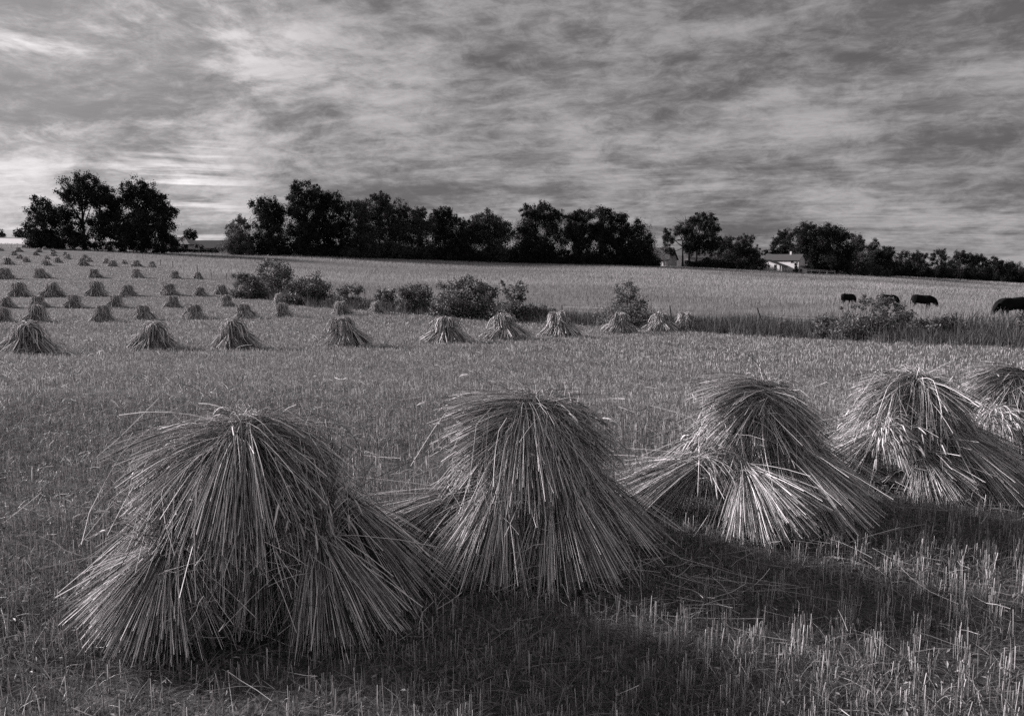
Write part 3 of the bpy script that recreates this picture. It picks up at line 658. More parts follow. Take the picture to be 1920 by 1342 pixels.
tree(Z1, 'hazy small tree at the left picture edge on the horizon', (5, 490), 560, [(5, 460, 20), (-10, 470, 24), (15, 475, 18)], 'leaf_mid', 5, leaf=.9)
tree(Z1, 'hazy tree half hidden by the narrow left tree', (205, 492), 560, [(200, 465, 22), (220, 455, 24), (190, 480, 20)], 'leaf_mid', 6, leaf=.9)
tree(Z1, 'small round tree rising behind the barn roofs', (1190, 520), 330, [(1190, 455, 22), (1165, 462, 18), (1220, 465, 20), (1190, 480, 26), (1215, 490, 18), (1165, 490, 20)], 'leaf', 7, leaf=.6, rad=.25)
tree(Z2, 'pale feathery tree standing right of the low barn', (180, 588), 236, [(195, 335, 26), (150, 365, 40), (215, 375, 36), (130, 440, 42), (190, 440, 55), (235, 400, 30), (140, 505, 46), (195, 520, 52), (240, 460, 28), (110, 400, 24), (180, 560, 40), (250, 500, 24)], 'leaf_pale', 8, name='feathery_tree', rad=.2, leaf=.36, dens=.8)
tree(Z2, 'round dark tree just right of the pale feathery tree', (415, 590), 238, [(370, 220, 38), (430, 230, 38), (330, 260, 48), (400, 290, 68), (470, 270, 42), (350, 340, 58), (450, 360, 56), (400, 420, 66), (330, 480, 50), (460, 450, 56), (370, 540, 60), (460, 540, 56), (310, 290, 26)], seed=9)
tree(Z2, 'tallest twin-topped tree of the centre left group', (650, 600), 240, [(610, 110, 42), (650, 98, 24), (570, 140, 40), (640, 170, 58), (708, 115, 24), (720, 165, 36), (690, 220, 60), (540, 190, 26), (590, 225, 48), (550, 270, 36), (640, 290, 70), (720, 300, 58), (600, 370, 66), (700, 390, 68), (560, 430, 56), (650, 470, 66), (590, 530, 56), (680, 550, 50), (720, 480, 50)], seed=10, rad=.42)
tree(Z2, 'broad black tree close right of the twin-topped tree', (778, 610), 242, [(805, 185, 34), (770, 215, 46), (850, 210, 46), (885, 240, 42), (820, 270, 68), (900, 300, 52), (780, 330, 68), (880, 380, 66), (930, 360, 46), (800, 430, 68), (900, 470, 66), (780, 510, 50), (870, 550, 56)], seed=11, rad=.42)
tree(Z2, 'dark tree with a lit lower crown, left of the cone-topped tree', (1030, 622), 240, [(970, 240, 36), (1030, 230, 42), (1000, 290, 56), (1060, 280, 48), (1030, 380, 66), (990, 450, 58), (1080, 440, 58), (1050, 520, 66), (975, 550, 58), (920, 240, 20)], 'leaf_mid', 12)
tree(Z2, 'cone-topped tree at the middle of the left woods', (1160, 632), 246, [(1170, 178, 32), (1130, 200, 36), (1205, 198, 30), (1160, 240, 56), (1120, 280, 48), (1200, 270, 46), (1180, 330, 66), (1130, 400, 66), (1210, 420, 66), (1160, 490, 76), (1220, 550, 56), (1120, 560, 56)], 'leaf_mid', 13)
tree(Z2, 'rounded tree with a lit edge right of the cone-topped tree', (1300, 635), 248, [(1285, 250, 40), (1330, 272, 38), (1255, 300, 46), (1330, 330, 48), (1290, 380, 66), (1350, 400, 46), (1300, 470, 76), (1330, 560, 66), (1260, 570, 48)], 'leaf_mid', 14)
tree(Z2, 'lower flat-topped tree in the dip of the woods', (1450, 642), 252, [(1420, 285, 26), (1460, 292, 34), (1400, 320, 40), (1470, 350, 56), (1420, 400, 68), (1480, 440, 66), (1420, 510, 66), (1480, 560, 66), (1390, 290, 20)], 'leaf_mid', 15)
tree(Z2, 'tree with a broad flat crown near the wood centre', (1620, 647), 255, [(1590, 285, 30), (1640, 292, 36), (1560, 310, 36), (1610, 340, 56), (1665, 330, 34), (1580, 400, 66), (1660, 420, 66), (1600, 490, 78), (1680, 510, 66), (1620, 580, 58)], 'leaf', 16)
tree(Z2, 'dark lower tree left of the smooth domed tree', (1745, 648), 258, [(1720, 355, 26), (1760, 362, 26), (1740, 400, 48), (1780, 410, 38), (1720, 460, 58), (1780, 490, 66), (1740, 570, 76)], 'leaf', 17)
tree(Z3, 'smooth domed tree in the wood centre, paler on top', (310, 567), 262, [(300, 215, 40), (240, 240, 46), (350, 248, 42), (200, 270, 38), (280, 300, 76), (380, 300, 48), (430, 300, 40), (220, 340, 66), (340, 360, 76), (430, 360, 42), (250, 440, 86), (370, 460, 86), (300, 525, 56)], 'leaf_mid', 18, rag=.22)
tree(Z3, 'high broad tree right of the gap above the domed tree', (650, 572), 266, [(690, 148, 36), (730, 158, 30), (650, 180, 38), (590, 178, 40), (555, 190, 24), (620, 240, 56), (700, 230, 58), (780, 200, 36), (815, 210, 34), (760, 260, 58), (570, 300, 56), (660, 330, 78), (760, 350, 78), (515, 340, 36), (540, 400, 56), (640, 430, 86), (740, 450, 86), (560, 490, 76), (680, 530, 56)], 'leaf', 19, rad=.4)
tree(Z3, 'dark tree filling the dip between the two high trees of the right woods', (940, 577), 268, [(930, 205, 30), (975, 212, 36), (890, 245, 42), (960, 260, 58), (1010, 240, 36), (880, 320, 58), (960, 350, 78), (1030, 330, 48), (900, 430, 86), (1000, 450, 78), (950, 530, 66)], 'leaf', 20)
tree(Z3, 'wide dark tree with a knobbed top in the right woods', (1140, 582), 271, [(1110, 190, 32), (1160, 176, 28), (1060, 205, 36), (1200, 200, 32), (1130, 250, 56), (1200, 260, 48), (1090, 310, 58), (1170, 340, 66), (1110, 420, 86), (1200, 430, 78), (1150, 525, 76)], 'leaf', 21)
tree(Z3, 'dark tree beside the spiky tree ending the woods', (1290, 582), 273, [(1270, 222, 36), (1310, 242, 36), (1240, 260, 40), (1290, 310, 56), (1330, 330, 48), (1260, 390, 66), (1330, 410, 66), (1290, 500, 76)], 'leaf', 22)
tree(Z3, 'spiky tree at the right end of the woods', (1425, 582), 270, [(1405, 255, 18), (1440, 300, 18), (1400, 310, 40), (1430, 370, 50), (1485, 365, 20), (1510, 405, 16), (1400, 430, 66), (1470, 440, 42), (1420, 510, 66), (1480, 520, 36)], 'leaf', 23, name='spiky_tree', rag=.4)
t20 = tree(Z4, 'open-branched oak in front of the grey house, a dead branch on its crown', (420, 528), 282, [(400, 155, 34), (450, 165, 40), (510, 165, 42), (560, 190, 36), (590, 225, 26), (365, 200, 36), (440, 240, 68), (530, 260, 58), (320, 230, 40), (270, 250, 34), (220, 260, 30), (190, 300, 26), (240, 320, 46), (400, 330, 58), (480, 340, 58), (560, 330, 48), (205, 380, 34), (250, 410, 26), (380, 390, 44), (540, 390, 52)], 'leaf', 24, rad=.36, trunks=[(420, 0), (368, 0), (320, 0)])
tree(Z4, 'low spreading tree between the grey house and the white farmhouse', (720, 532), 290, [(700, 308, 30), (650, 330, 36), (760, 312, 30), (810, 320, 30), (620, 350, 36), (720, 360, 58), (800, 370, 48), (850, 390, 28), (660, 420, 66), (760, 430, 58), (840, 440, 48), (640, 490, 56), (740, 490, 56), (820, 500, 44), (880, 430, 30)], 'leaf_mid', 25)
tree(Z4, 'dark tree rising behind the white farmhouse roof', (1050, 540), 318, [(1030, 300, 30), (1085, 265, 30), (1000, 340, 26), (1060, 350, 48), (1020, 390, 38), (1100, 390, 48), (980, 400, 26), (930, 420, 22), (1090, 310, 36), (1060, 440, 50)], 'leaf', 26)
tree(Z4, 'largest domed tree right of the white farmhouse', (1330, 565), 305, [(1200, 235, 40), (1260, 235, 38), (1320, 232, 36), (1380, 232, 40), (1430, 252, 38), (1160, 280, 40), (1240, 310, 68), (1350, 310, 78), (1460, 300, 56), (1505, 310, 46), (1540, 300, 26), (1210, 380, 56), (1300, 400, 78), (1420, 400, 86), (1520, 400, 68), (1260, 470, 56), (1360, 490, 76), (1480, 490, 76), (1560, 480, 56)], 'leaf', 27, rad=.55, rag=.2, trunks=[(1330, 0), (1575, 0)])
tree(Z4, 'paler tree peeping over the right shoulder of the largest dome', (1630, 572), 318, [(1590, 290, 26), (1620, 312, 32), (1660, 332, 30), (1610, 360, 48), (1660, 380, 36), (1640, 450, 66), (1600, 520, 56), (1670, 520, 40)], 'leaf_mid', 28)
tree(Z4, 'dark square-topped tree right of the largest dome', (1780, 588), 325, [(1770, 348, 30), (1750, 390, 36), (1800, 400, 40), (1760, 460, 58), (1820, 470, 56), (1780, 545, 58)], 'leaf', 29)
tree(Z5, 'dark tree stepping down in the right woods, near a white speck', (510, 592), 335, [(520, 330, 34), (480, 350, 40), (550, 370, 26), (500, 430, 66), (540, 510, 66), (460, 520, 60)], 'leaf', 30)
tree(Z5, 'dark hedge-like tree on the low stretch of the right woods', (670, 602), 345, [(660, 368, 34), (620, 388, 34), (720, 380, 34), (640, 460, 66), (720, 470, 66), (680, 550, 56), (600, 480, 50)], 'leaf', 31)
tree(Z5, 'dark tree left of the sky gap in the right woods', (800, 612), 352, [(800, 368, 30), (760, 388, 34), (850, 390, 30), (790, 460, 66), (860, 490, 56), (820, 565, 56), (880, 400, 24)], 'leaf', 32)
tree(Z5, 'tree leaning over the sky gap in the right woods', (980, 622), 358, [(990, 352, 34), (960, 350, 26), (1030, 378, 34), (915, 390, 26), (935, 440, 16), (1000, 425, 30), (980, 510, 56), (1030, 540, 56), (920, 550, 56)], 'leaf', 33)
tree(Z5, 'broad dark tree right of the sky gap', (1150, 627), 365, [(1180, 362, 34), (1120, 388, 40), (1220, 390, 36), (1150, 440, 56), (1080, 460, 56), (1230, 460, 56), (1120, 540, 76), (1220, 550, 66)], 'leaf', 34)
tree(Z5, 'rounded dark tree on the falling right skyline', (1330, 632), 372, [(1320, 388, 34), (1280, 410, 36), (1370, 420, 36), (1310, 480, 56), (1390, 500, 56), (1320, 555, 66)], 'leaf', 35)
tree(Z5, 'dark tree next to last before the right picture edge', (1470, 637), 380, [(1450, 418, 28), (1500, 440, 36), (1450, 490, 56), (1530, 490, 46), (1480, 565, 66)], 'leaf', 36)
tree(Z5, 'low dark tree at the foot of the right skyline', (1600, 642), 388, [(1590, 458, 28), (1640, 480, 36), (1580, 520, 56), (1650, 550, 46), (1600, 580, 50)], 'leaf', 37)
tree(Z5, 'dark bush-like tree cut by the right picture edge', (1715, 642), 392, [(1710, 518, 34), (1740, 540, 36), (1700, 585, 48), (1760, 570, 50)], 'leaf', 38)
for i, (x, y0, y1, lab) in enumerate(((1690, 500, 572, 'taller of the young spruces by the dark square-topped tree'), (1780, 505, 580, 'young pale-tipped spruce right of the taller one'), (1850, 535, 590, 'smallest young spruce at the wood foot'))):
    hgt = y1 - y0; lob = [(x, y0 + hgt * q, 5 + hgt * .34 * q) for q in (.05, .25, .45, .65, .85)]
    tree(Z4, lab, (x, y1), 306, lob, 'leaf_mid', 40 + i, name='young_spruce', rad=.12, leaf=.35, rag=.3)
# the dead branch above the oak's crown
b = MB(); p20 = np.array(t20.location); rr_ = np.random.default_rng(3)
root0 = lift(1200 + 345 / 4, 370 + 215 / 4, 282) - p20
for x, y in ((300, 120), (262, 150), (330, 118), (275, 180), (318, 165), (250, 175), (290, 195), (340, 130)):
    e = lift(1200 + x / 4, 370 + y / 4, 282) - p20; t_ = np.linspace(0, 1, 6)[:, None]
    P = root0 + (e - root0) * t_ + np.array([rr_.normal(0, .2), 0, .5]) * (t_ * (1 - t_)) * 2
    b.strands(P[None], (.11 * (1.1 - t_[:, 0] * .8))[None], 5, np.array([.9]))
M['dead'] = material('dead_wood', .16, .24, .9, .1); b.build('dead_branch', M['dead'], t20)

BG = 'shrubs along the weedy fence line'
def shrub(z, label, base, Y, lobes, mat='shrub', seed=0, **k):
    return crown_plant('shrub', label, 'shrub', BG, base, Y, lobes, z[0], z[1], M[mat], leaf=k.pop('leaf', .2), rad=k.pop('rad', .04), fat=1.03, shoots=k.pop('shoots', 70), skirt=k.pop('skirt', 8), dens=k.pop('dens', .9), seed=300 + seed, stem='stems', foliage='foliage', rag=k.pop('rag', .34), **k)
shrub(Z2, 'highest bramble bush on the fence line, below the round dark tree', (420, 800), 98, [(380, 665, 42), (425, 682, 52), (475, 700, 52), (525, 722, 42), (350, 720, 46), (430, 750, 60), (500, 755, 46), (360, 770, 40)], seed=1)
shrub(Z2, 'pale arching bramble left of the highest bush', (240, 815), 93, [(180, 735, 24), (215, 740, 26), (245, 765, 36), (290, 775, 46), (200, 775, 30), (150, 740, 18), (320, 790, 36)], 'shrub', seed=2)
shrub(Z2, 'spreading dark bush between the highest bush and the thicket', (670, 880), 84, [(700, 755, 42), (740, 780, 52), (650, 785, 46), (790, 805, 34), (620, 830, 46), (700, 840, 46), (560, 830, 36), (760, 850, 36), (580, 790, 30), (520, 800, 30)], seed=3)
shrub(Z2, 'small low bush behind the shocks left of the thicket', (970, 880), 80, [(950, 825, 34), (1005, 840, 34), (915, 850, 24), (880, 840, 24)], seed=4)
shrub(Z2, 'low dark bush at the left end of the flowering thicket', (1200, 930), 76, [(1180, 862, 40), (1230, 865, 42), (1150, 890, 26), (1210, 900, 34)], seed=5)
shrub(Z2, 'left half of the flowering thicket, pale blossoms on top', (1400, 970), 73, [(1330, 845, 38), (1400, 835, 42), (1380, 890, 50), (1460, 835, 50), (1430, 900, 52), (1330, 890, 40), (1480, 880, 50)], seed=6)
shrub(Z3, 'largest bush of the flowering thicket, right of its middle', (120, 930), 69, [(150, 700, 40), (90, 730, 52), (210, 740, 52), (275, 760, 42), (10, 760, 52), (60, 810, 62), (180, 820, 62), (290, 820, 52), (345, 790, 42), (-60, 740, 40), (120, 860, 50), (230, 860, 50), (-30, 820, 55)], seed=7)
shrub(Z3, 'loose leafy bush closing the thicket on the right', (480, 930), 66, [(500, 755, 46), (555, 770, 36), (465, 800, 42), (540, 820, 36), (420, 770, 28), (490, 850, 46), (540, 720, 20), (400, 720, 18)], seed=8, dens=.55)
shrub(Z3, 'upright fan-shaped bush alone behind the shocks', (1360, 1020), 57, [(1320, 745, 36), (1265, 780, 36), (1380, 785, 42), (1285, 830, 46), (1370, 845, 52), (1430, 865, 42), (1340, 910, 52), (1415, 920, 46), (1360, 970, 40), (1250, 730, 14), (1350, 715, 14)], seed=9, dens=.6, leaf=.12)
shrub(Z5, 'thorny sprawling bush in front of the cows', (500, 1060), 43, [(400, 775, 46), (345, 795, 46), (470, 785, 46), (540, 805, 40), (300, 830, 46), (420, 865, 70), (540, 885, 70), (600, 940, 60), (300, 960, 60), (380, 960, 70), (180, 980, 50), (620, 905, 42), (560, 965, 70), (470, 980, 54), (230, 850, 26), (640, 985, 34), (340, 745, 20), (100, 850, 14)], seed=10, dens=.7, leaf=.11)
shrub(Z5, 'dark leafy bush cut by the right picture edge', (1720, 1130), 37.5, [(1700, 925, 34), (1730, 980, 52), (1720, 1050, 50), (1770, 940, 50)], seed=11, leaf=.12)
for i, (u, v, Y, wd, lab) in enumerate(((640, 562, 81, 22, 'low scrub patch right of the spreading dark bush'), (700, 572, 77, 20, 'low scrub patch just left of the flowering thicket'), (1010, 580, 66, 24, 'low weedy scrub at the right foot of the flowering thicket'), (1570, 600, 45, 34, 'low tangled scrub left of the thorny bush'), (1760, 606, 41, 36, 'low tangled scrub right of the thorny bush'))):
    shrub(((0, 0), 1.0), lab, (u, v + 22), Y, [(u + dx * wd, v + dy * 7, wd * .34) for dx, dy in ((-1, .6), (-.5, 0), (0, .5), (.5, -.1), (1, .7))], seed=30 + i, leaf=.13, shoots=40, skirt=6)
for i, (x, y, q, lab, mt) in enumerate(((150, 330, 46, 'pale rounded bush at the left corner of the barn', 'leaf_pale'), (230, 400, 40, 'grey bush under the pale barn roof', 'leaf_pale'), (720, 410, 42, 'leafy bush before the long low roof', 'leaf_pale'),
                                       (830, 440, 44, 'pale bush under the eave of the long roof', 'leaf_pale'), (1150, 480, 60, 'dark bush at the right end of the long roof', 'leaf'), (1290, 390, 44, 'pale bush between the long roof and the feathery tree', 'leaf_pale'))):
    crown_plant('garden_bush', lab, 'shrub', 'garden bushes at the barn', (x, 500), 250, [(x, y, q * .6), (x - q * .5, y + q * .4, q * .5), (x + q * .5, y + q * .4, q * .5), (x, y + q, q * .6), (x - q * .5, y + q * 1.3, q * .4), (x + q * .5, y + q * 1.3, q * .4)], (300, 420), 10.667, M[mt], leaf=.22, rad=.05, seed=500 + i, stem='stems', foliage='foliage')
def hedge(u0, u1, Y0, Y1, h, label, seed, mat='leaf'):
    r = np.random.default_rng(seed); n = int(abs(u1 - u0) * 60 * max(1, h / 2)); t = r.random(n); u = u0 + (u1 - u0) * t; Y = Y0 + (Y1 - Y0) * t
    kx = (u - 960) / F / math.cos(PITCH) * .985; p = at((u0 + u1) / 2, (Y0 + Y1) / 2)
    x = ray(u, 500)[0] * Y + r.normal(0, .3, n); y = Y + r.normal(0, .7, n); hh = h * (.6 + .6 * vnoise(x, y, 2.5, seed))
    C = np.stack([x, y, ground(x, y) + r.random(n) * hh], -1) - np.array(p)
    b = MB(); b.leaves(C, .22, .6, r.random(n), r); o = b.build('hedge', M[mat], loc=p); tag(o, label, 'hedge'); return o
hedge(318, 408, 240, 244, 1.1, 'low dark hedge running below the barn roofs', 61)
hedge(1285, 1330, 279, 280, 3.4, 'dark clipped hedge left of the oak trunks', 62)
hedge(1318, 1446, 284, 302, 3.6, 'long dark hedge between the oak and the farmhouse', 63)
hedge(1160, 1238, 274, 274, 2.2, 'shrubby hedge under the dark roofed house', 64)
hedge(620, 1200, 244, 272, 3.6, 'shady undergrowth hedge along the foot of the woods', 65)
hedge(1500, 1900, 312, 398, 3.6, 'shady undergrowth hedge below the right woods', 66)

# ------------------------------------------------------------------ buildings
class Site:
    """local frame of a building: x right, y away, z up, turned by rz about its base"""
    def __init__(s, name, label, cat, u, Y, rz=0.0, sink=0.0):
        p = at(u, Y); p.z -= sink; s.root = empty(name, p, R(rz)); tag(s.root, label, cat)
    def box(s, name, c, half, mat, parent=None):
        b = MB(); b.box(c, half); return b.build(name, M[mat], parent or s.root)
    def poly(s, name, V, faces, mat, parent=None):
        b = MB(); V = np.array(V, float)
        for f in faces: b.add(V[list(f)], [list(range(len(f)))], .5)
        return b.build(name, M[mat], parent or s.root)
    def slab(s, name, quad, th_, mat, parent=None):
        """roof plane with thickness"""
        q = np.array(quad, float); nrm = np.cross(q[1] - q[0], q[2] - q[0]); nrm /= np.linalg.norm(nrm); nrm *= 1 if nrm[2] > 0 else -1
        V = np.r_[q, q - nrm * th_]; n = len(q); f = [list(range(n)), list(range(n, 2 * n))[::-1]] + [[i, (i + 1) % n, n + (i + 1) % n, n + i] for i in range(n)]
        return s.poly(name, V, f, mat, parent)
    def window(s, x, z, w, h, y, parent=None, mat='white'):
        f = s.box('window', (x, y - .04, z), (w / 2 + .09, .05, h / 2 + .09), mat, parent)
        s.box('pane', (x, y - .10, z), (w / 2, .015, h / 2), 'glass', f); return f
    def gable(s, x0, x1, y0, y1, h, rh, wall, roof, over=.35, axis='x', parts=True):
        """walls with gables plus two roof slabs; axis = ridge direction"""
        if axis == 'x':
            ym = (y0 + y1) / 2
            V = [(x0, y0, -1), (x1, y0, -1), (x1, y1, -1), (x0, y1, -1), (x0, y0, h), (x1, y0, h), (x1, y1, h), (x0, y1, h), (x0, ym, rh), (x1, ym, rh)]
            w = s.poly('wall', V, [(0, 1, 5, 4), (1, 2, 6, 9, 5), (2, 3, 7, 6), (3, 0, 4, 8, 7)], wall)
            k = (rh - h) / (ym - y0); a = .06
            q1 = [(x0 - over, y0 - over, h - k * over + a), (x1 + over, y0 - over, h - k * over + a), (x1 + over, ym, rh + a), (x0 - over, ym, rh + a)]
            q2 = [(x0 - over, y1 + over, h - k * over + a), (x1 + over, y1 + over, h - k * over + a), (x1 + over, ym + .002, rh + a + .003), (x0 - over, ym + .002, rh + a + .003)]
        else:
            xm = (x0 + x1) / 2
            V = [(x0, y0, -1), (x1, y0, -1), (x1, y1, -1), (x0, y1, -1), (x0, y0, h), (x1, y0, h), (x1, y1, h), (x0, y1, h), (xm, y0, rh), (xm, y1, rh)]
            w = s.poly('wall', V, [(0, 1, 5, 8, 4), (1, 2, 6, 5), (2, 3, 7, 9, 6), (3, 0, 4, 7)], wall)
            k = (rh - h) / (xm - x0); a = .06
            q1 = [(x0 - over, y0 - over, h - k * over + a), (x0 - over, y1 + over, h - k * over + a), (xm, y1 + over, rh + a), (xm, y0 - over, rh + a)]
            q2 = [(x1 + over, y0 - over, h - k * over + a), (x1 + over, y1 + over, h - k * over + a), (xm + .002, y1 + over, rh + a + .003), (xm + .002, y0 - over, rh + a + .003)]
        return w, s.slab('roof', q1, .12, roof), s.slab('roof', q2, .12, roof)
# white farmhouse: its long front is turned to the left, so its right gable shows too
s = Site('farmhouse', 'white farmhouse with a gabled front wing and long dark roof', 'house', 1463, 300, -40, -1.0)
s.gable(-6.2, 6.8, 0, 6.4, 3.4, 5.4, 'white', 'roof', .5)
s.box('chimney', (2.6, 3.2, 5.7), (.32, .32, .75), 'white')
s.window(4.4, 2.6, 1.0, .7, 0)
V = [(-6.6, -5.2, -1), (1.8, -5.2, -1), (1.8, 0, -1), (-6.6, 0, -1), (-6.6, -5.2, 2.0), (1.8, -5.2, 1.55), (1.8, 0, 1.55), (-6.6, 0, 2.0), (-3.6, -5.2, 3.3), (-3.6, 0, 3.3)]
s.poly('wall', V, [(0, 1, 5, 8, 4), (1, 2, 6, 5), (3, 0, 4, 7)], 'white')
s.slab('roof', [(-7.2, -5.7, 1.72), (-7.2, -.01, 1.72), (-3.6, -.01, 3.42), (-3.6, -5.7, 3.42)], .1, 'roof')
s.slab('roof', [(2.9, -5.7, 1.22), (2.9, -.02, 1.22), (-3.59, -.02, 3.425), (-3.59, -5.7, 3.425)], .1, 'roof')
for x in (-3.4, -2.3): s.window(x, .95, .6, 1.3, -5.2)
d_ = s.box('door', (.2, -5.23, .6), (.45, .04, 1.0), 'glass'); s.box('door_frame', (.2, -5.207, .65), (.55, .02, 1.1), 'white', d_)
s.box('porch_post', (2.6, -5.4, -.1), (.08, .08, 1.25), 'white')
crown_plant('garden_bush', 'dark bush at the left corner of the white farmhouse', 'shrub', 'garden bushes at the farmhouse', (1414, 512), 293, [(1410, 497, 5), (1415, 499, 4), (1405, 500, 6), (1412, 504, 4)], (0, 0), 1, M['leaf_mid'], leaf=.25, rad=.06, seed=550, stem='stems', foliage='foliage', skirt=4)
crown_plant('garden_bush', 'dark upright bush against the shaded gable of the farmhouse', 'shrub', 'garden bushes at the farmhouse', (1491, 512), 294, [(1493, 494, 3), (1492, 499, 3), (1494, 505, 4)], (0, 0), 1, M['leaf'], leaf=.25, rad=.06, seed=551, stem='stems', foliage='foliage', skirt=3)
s = Site('white_shed', 'small pale shed just right of the farmhouse', 'shed', 1502, 296, -38)
s.gable(-1.3, 1.3, 0, 3, 1.7, 2.5, 'grey_wall', 'roof', .15, 'y'); s.box('door', (0, -.03, .5), (.4, .04, .9), 'wood')
# house at the end of the woods
s = Site('roofed_house', 'house with a big dark roof at the right end of the woods', 'house', 1236, 284, -34)
s.gable(-4.6, 3.2, 0, 8, 2.7, 6.6, 'white', 'roof', .5)
for x in (-3, -.6): s.window(x, 1.3, 1.0, 1.1, 0)
s.poly('porch', [(1.3, -2.2, -1), (3.4, -2.2, -1), (3.4, -.01, -1), (1.3, -.01, -1), (1.3, -2.2, 2.1), (3.4, -2.2, 2.1), (3.4, -.01, 2.1), (1.3, -.01, 2.1)], [(0, 1, 5, 4), (1, 2, 6, 5), (0, 4, 7, 3), (4, 5, 6, 7)], 'white')
s.box('porch_roof', (2.3, -1.3, 2.26), (1.6, 1.4, .10), 'roof'); s.window(2.7, .9, .35, 1.1, -2.2)
# grey house behind the oak
s = Site('grey_house', 'grey two storey house behind the trunks of the open-branched oak', 'house', 1306, 296, -20)
s.gable(-3.2, 7.6, 0, 7, 3.7, 5.6, 'grey_wall', 'roof', .4)
for x in (-2, 2.0, 5.5): s.window(x, 1.0, .8, 1.3, 0)
s.poly('side_wing', [(-9.2, .5, -1), (-3.22, .5, -1), (-3.22, 5, -1), (-9.2, 5, -1), (-9.2, .5, 4.4), (-3.22, .5, 4.4), (-3.22, 5, 4.4), (-9.2, 5, 4.4)], [(0, 1, 5, 4), (3, 0, 4, 7), (4, 5, 6, 7), (2, 3, 7, 6)], 'white')
# barns on the left
s = Site('barn', 'low barn with a pale hipped metal roof and white door front', 'barn', 338, 258, -6, .0)
V = [(-5.6, 0, -1), (3.0, 0, -1), (3.0, 7, -1), (-5.6, 7, -1), (-5.6, 0, 2.2), (3.0, 0, 2.2), (3.0, 7, 2.2), (-5.6, 7, 2.2)]
s.poly('wall', V, [(0, 1, 5, 4), (1, 2, 6, 5), (2, 3, 7, 6), (3, 0, 4, 7)], 'white')
s.slab('roof', [(-6.1, -.6, 2.15), (3.7, -.6, 2.15), (-.2, 3.5, 4.6), (-6.1, 3.5, 4.6)], .12, 'roof_pale')
s.slab('roof', [(3.72, -.6, 2.15), (3.72, 7.6, 2.15), (-.18, 3.5, 4.61)], .12, 'roof_pale')
s.slab('roof', [(3.7, 7.6, 2.15), (-6.1, 7.6, 2.15), (-6.1, 3.52, 4.6), (-.2, 3.52, 4.6)], .12, 'roof_pale')
g_ = s.box('garage_door', (.6, -.04, .8), (1.4, .05, 1.3), 'grey_wall')
for z in (.1, .6, 1.1, 1.6): s.box('door_panel', (.6, -.10, z), (1.3, .012, .20), 'white', g_)
s.box('doorway', (2.35, -.03, .9), (.55, .04, 1.2), 'glass')
s = Site('long_shed', 'long low shed roof running right from the pale roofed barn', 'shed', 387, 266, -3)
s.gable(-7.4, 7.5, 0, 7, 1.6, 3.7, 'white', 'roof', .5)
for x in (-4.6, -1.2, 2.2): s.window(x, .6, 1.2, .8, 0)
s.box('fascia', (0, -.53, 1.22), (7.6, .03, .10), 'white')

# ------------------------------------------------------------------ fences
def rail_fence():
    root = empty('rail_fence', at(1455, 292)); tag(root, 'low white rail fence running in front of the farmhouse', 'fence'); o = np.array(root.location)
    pts = [np.array(at(u, 291 + (u - 1360) * .05)) - o for u in np.linspace(1360, 1566, 15)]
    for p in pts:
        b = MB(); b.box((p[0], p[1], p[2] + .65), (.08, .08, .78)); b.build('fence_post', M['white'], root)
    for h in (.85, 1.3):
        for a, c in zip(pts[:-1], pts[1:]):
            b = MB(); b.strands(np.stack([a, c])[None] + np.array([0, -.09, h]), np.full((1, 2), .10), 4, np.array([.5]), ref=np.array([[0, 0, 1.]])); b.build('rail', M['white'], root)
rail_fence()
def wire_fence():
    root = empty('wire_fence', at(1000, 72)); tag(root, 'old wire fence on dark leaning posts along the tall grass', 'fence'); o = np.array(root.location); tops = []
    lst = ((301, 490, 160, 1.2, 0), (324, 492, 153, 1.3, 0), (369, 504, 140, 1.5, .03), (395, 507, 131, 1.1, 0), (424, 510, 122, 1.1, 0), (1000, 0, 70, 1.25, 0), (1054, 0, 68.5, 1.3, .02), (1262, 0, 58.5, 1.5, -.10), (1437, 0, 52.5, 1.45, -.32), (1640, 0, 46, 1.2, .05), (1800, 0, 42, 1.2, .0), (2010, 0, 37, 1.3, .03))
    for u, v, Y, h, ln in lst:
        p = np.array(at(u, Y)) - o; t = np.linspace(-.05, 1, 4)[:, None]
        P = p + np.array([ln * h, .05, h]) * t + np.array([.02, 0, 0]) * np.sin(t * 5)
        b = MB(); b.strands(P[None], np.array([[.07, .062, .058, .05]]), 7, np.array([.5])); q = b.build('fence_post', M['wood'], root); tops.append(P)
    for fr in (.45, .7, .92):
        for a, c in zip(tops[5:-1], tops[6:]):
            p0 = a[0] + (a[-1] - a[0]) * fr; p1 = c[0] + (c[-1] - c[0]) * fr; t = np.linspace(0, 1, 6)[:, None]
            P = p0 + (p1 - p0) * t - np.array([0, 0, .10]) * 4 * t * (1 - t); b = MB(); b.strands(P[None], .0025, 3, np.array([.5])); b.build('wire', M['wire'], root)
wire_fence()

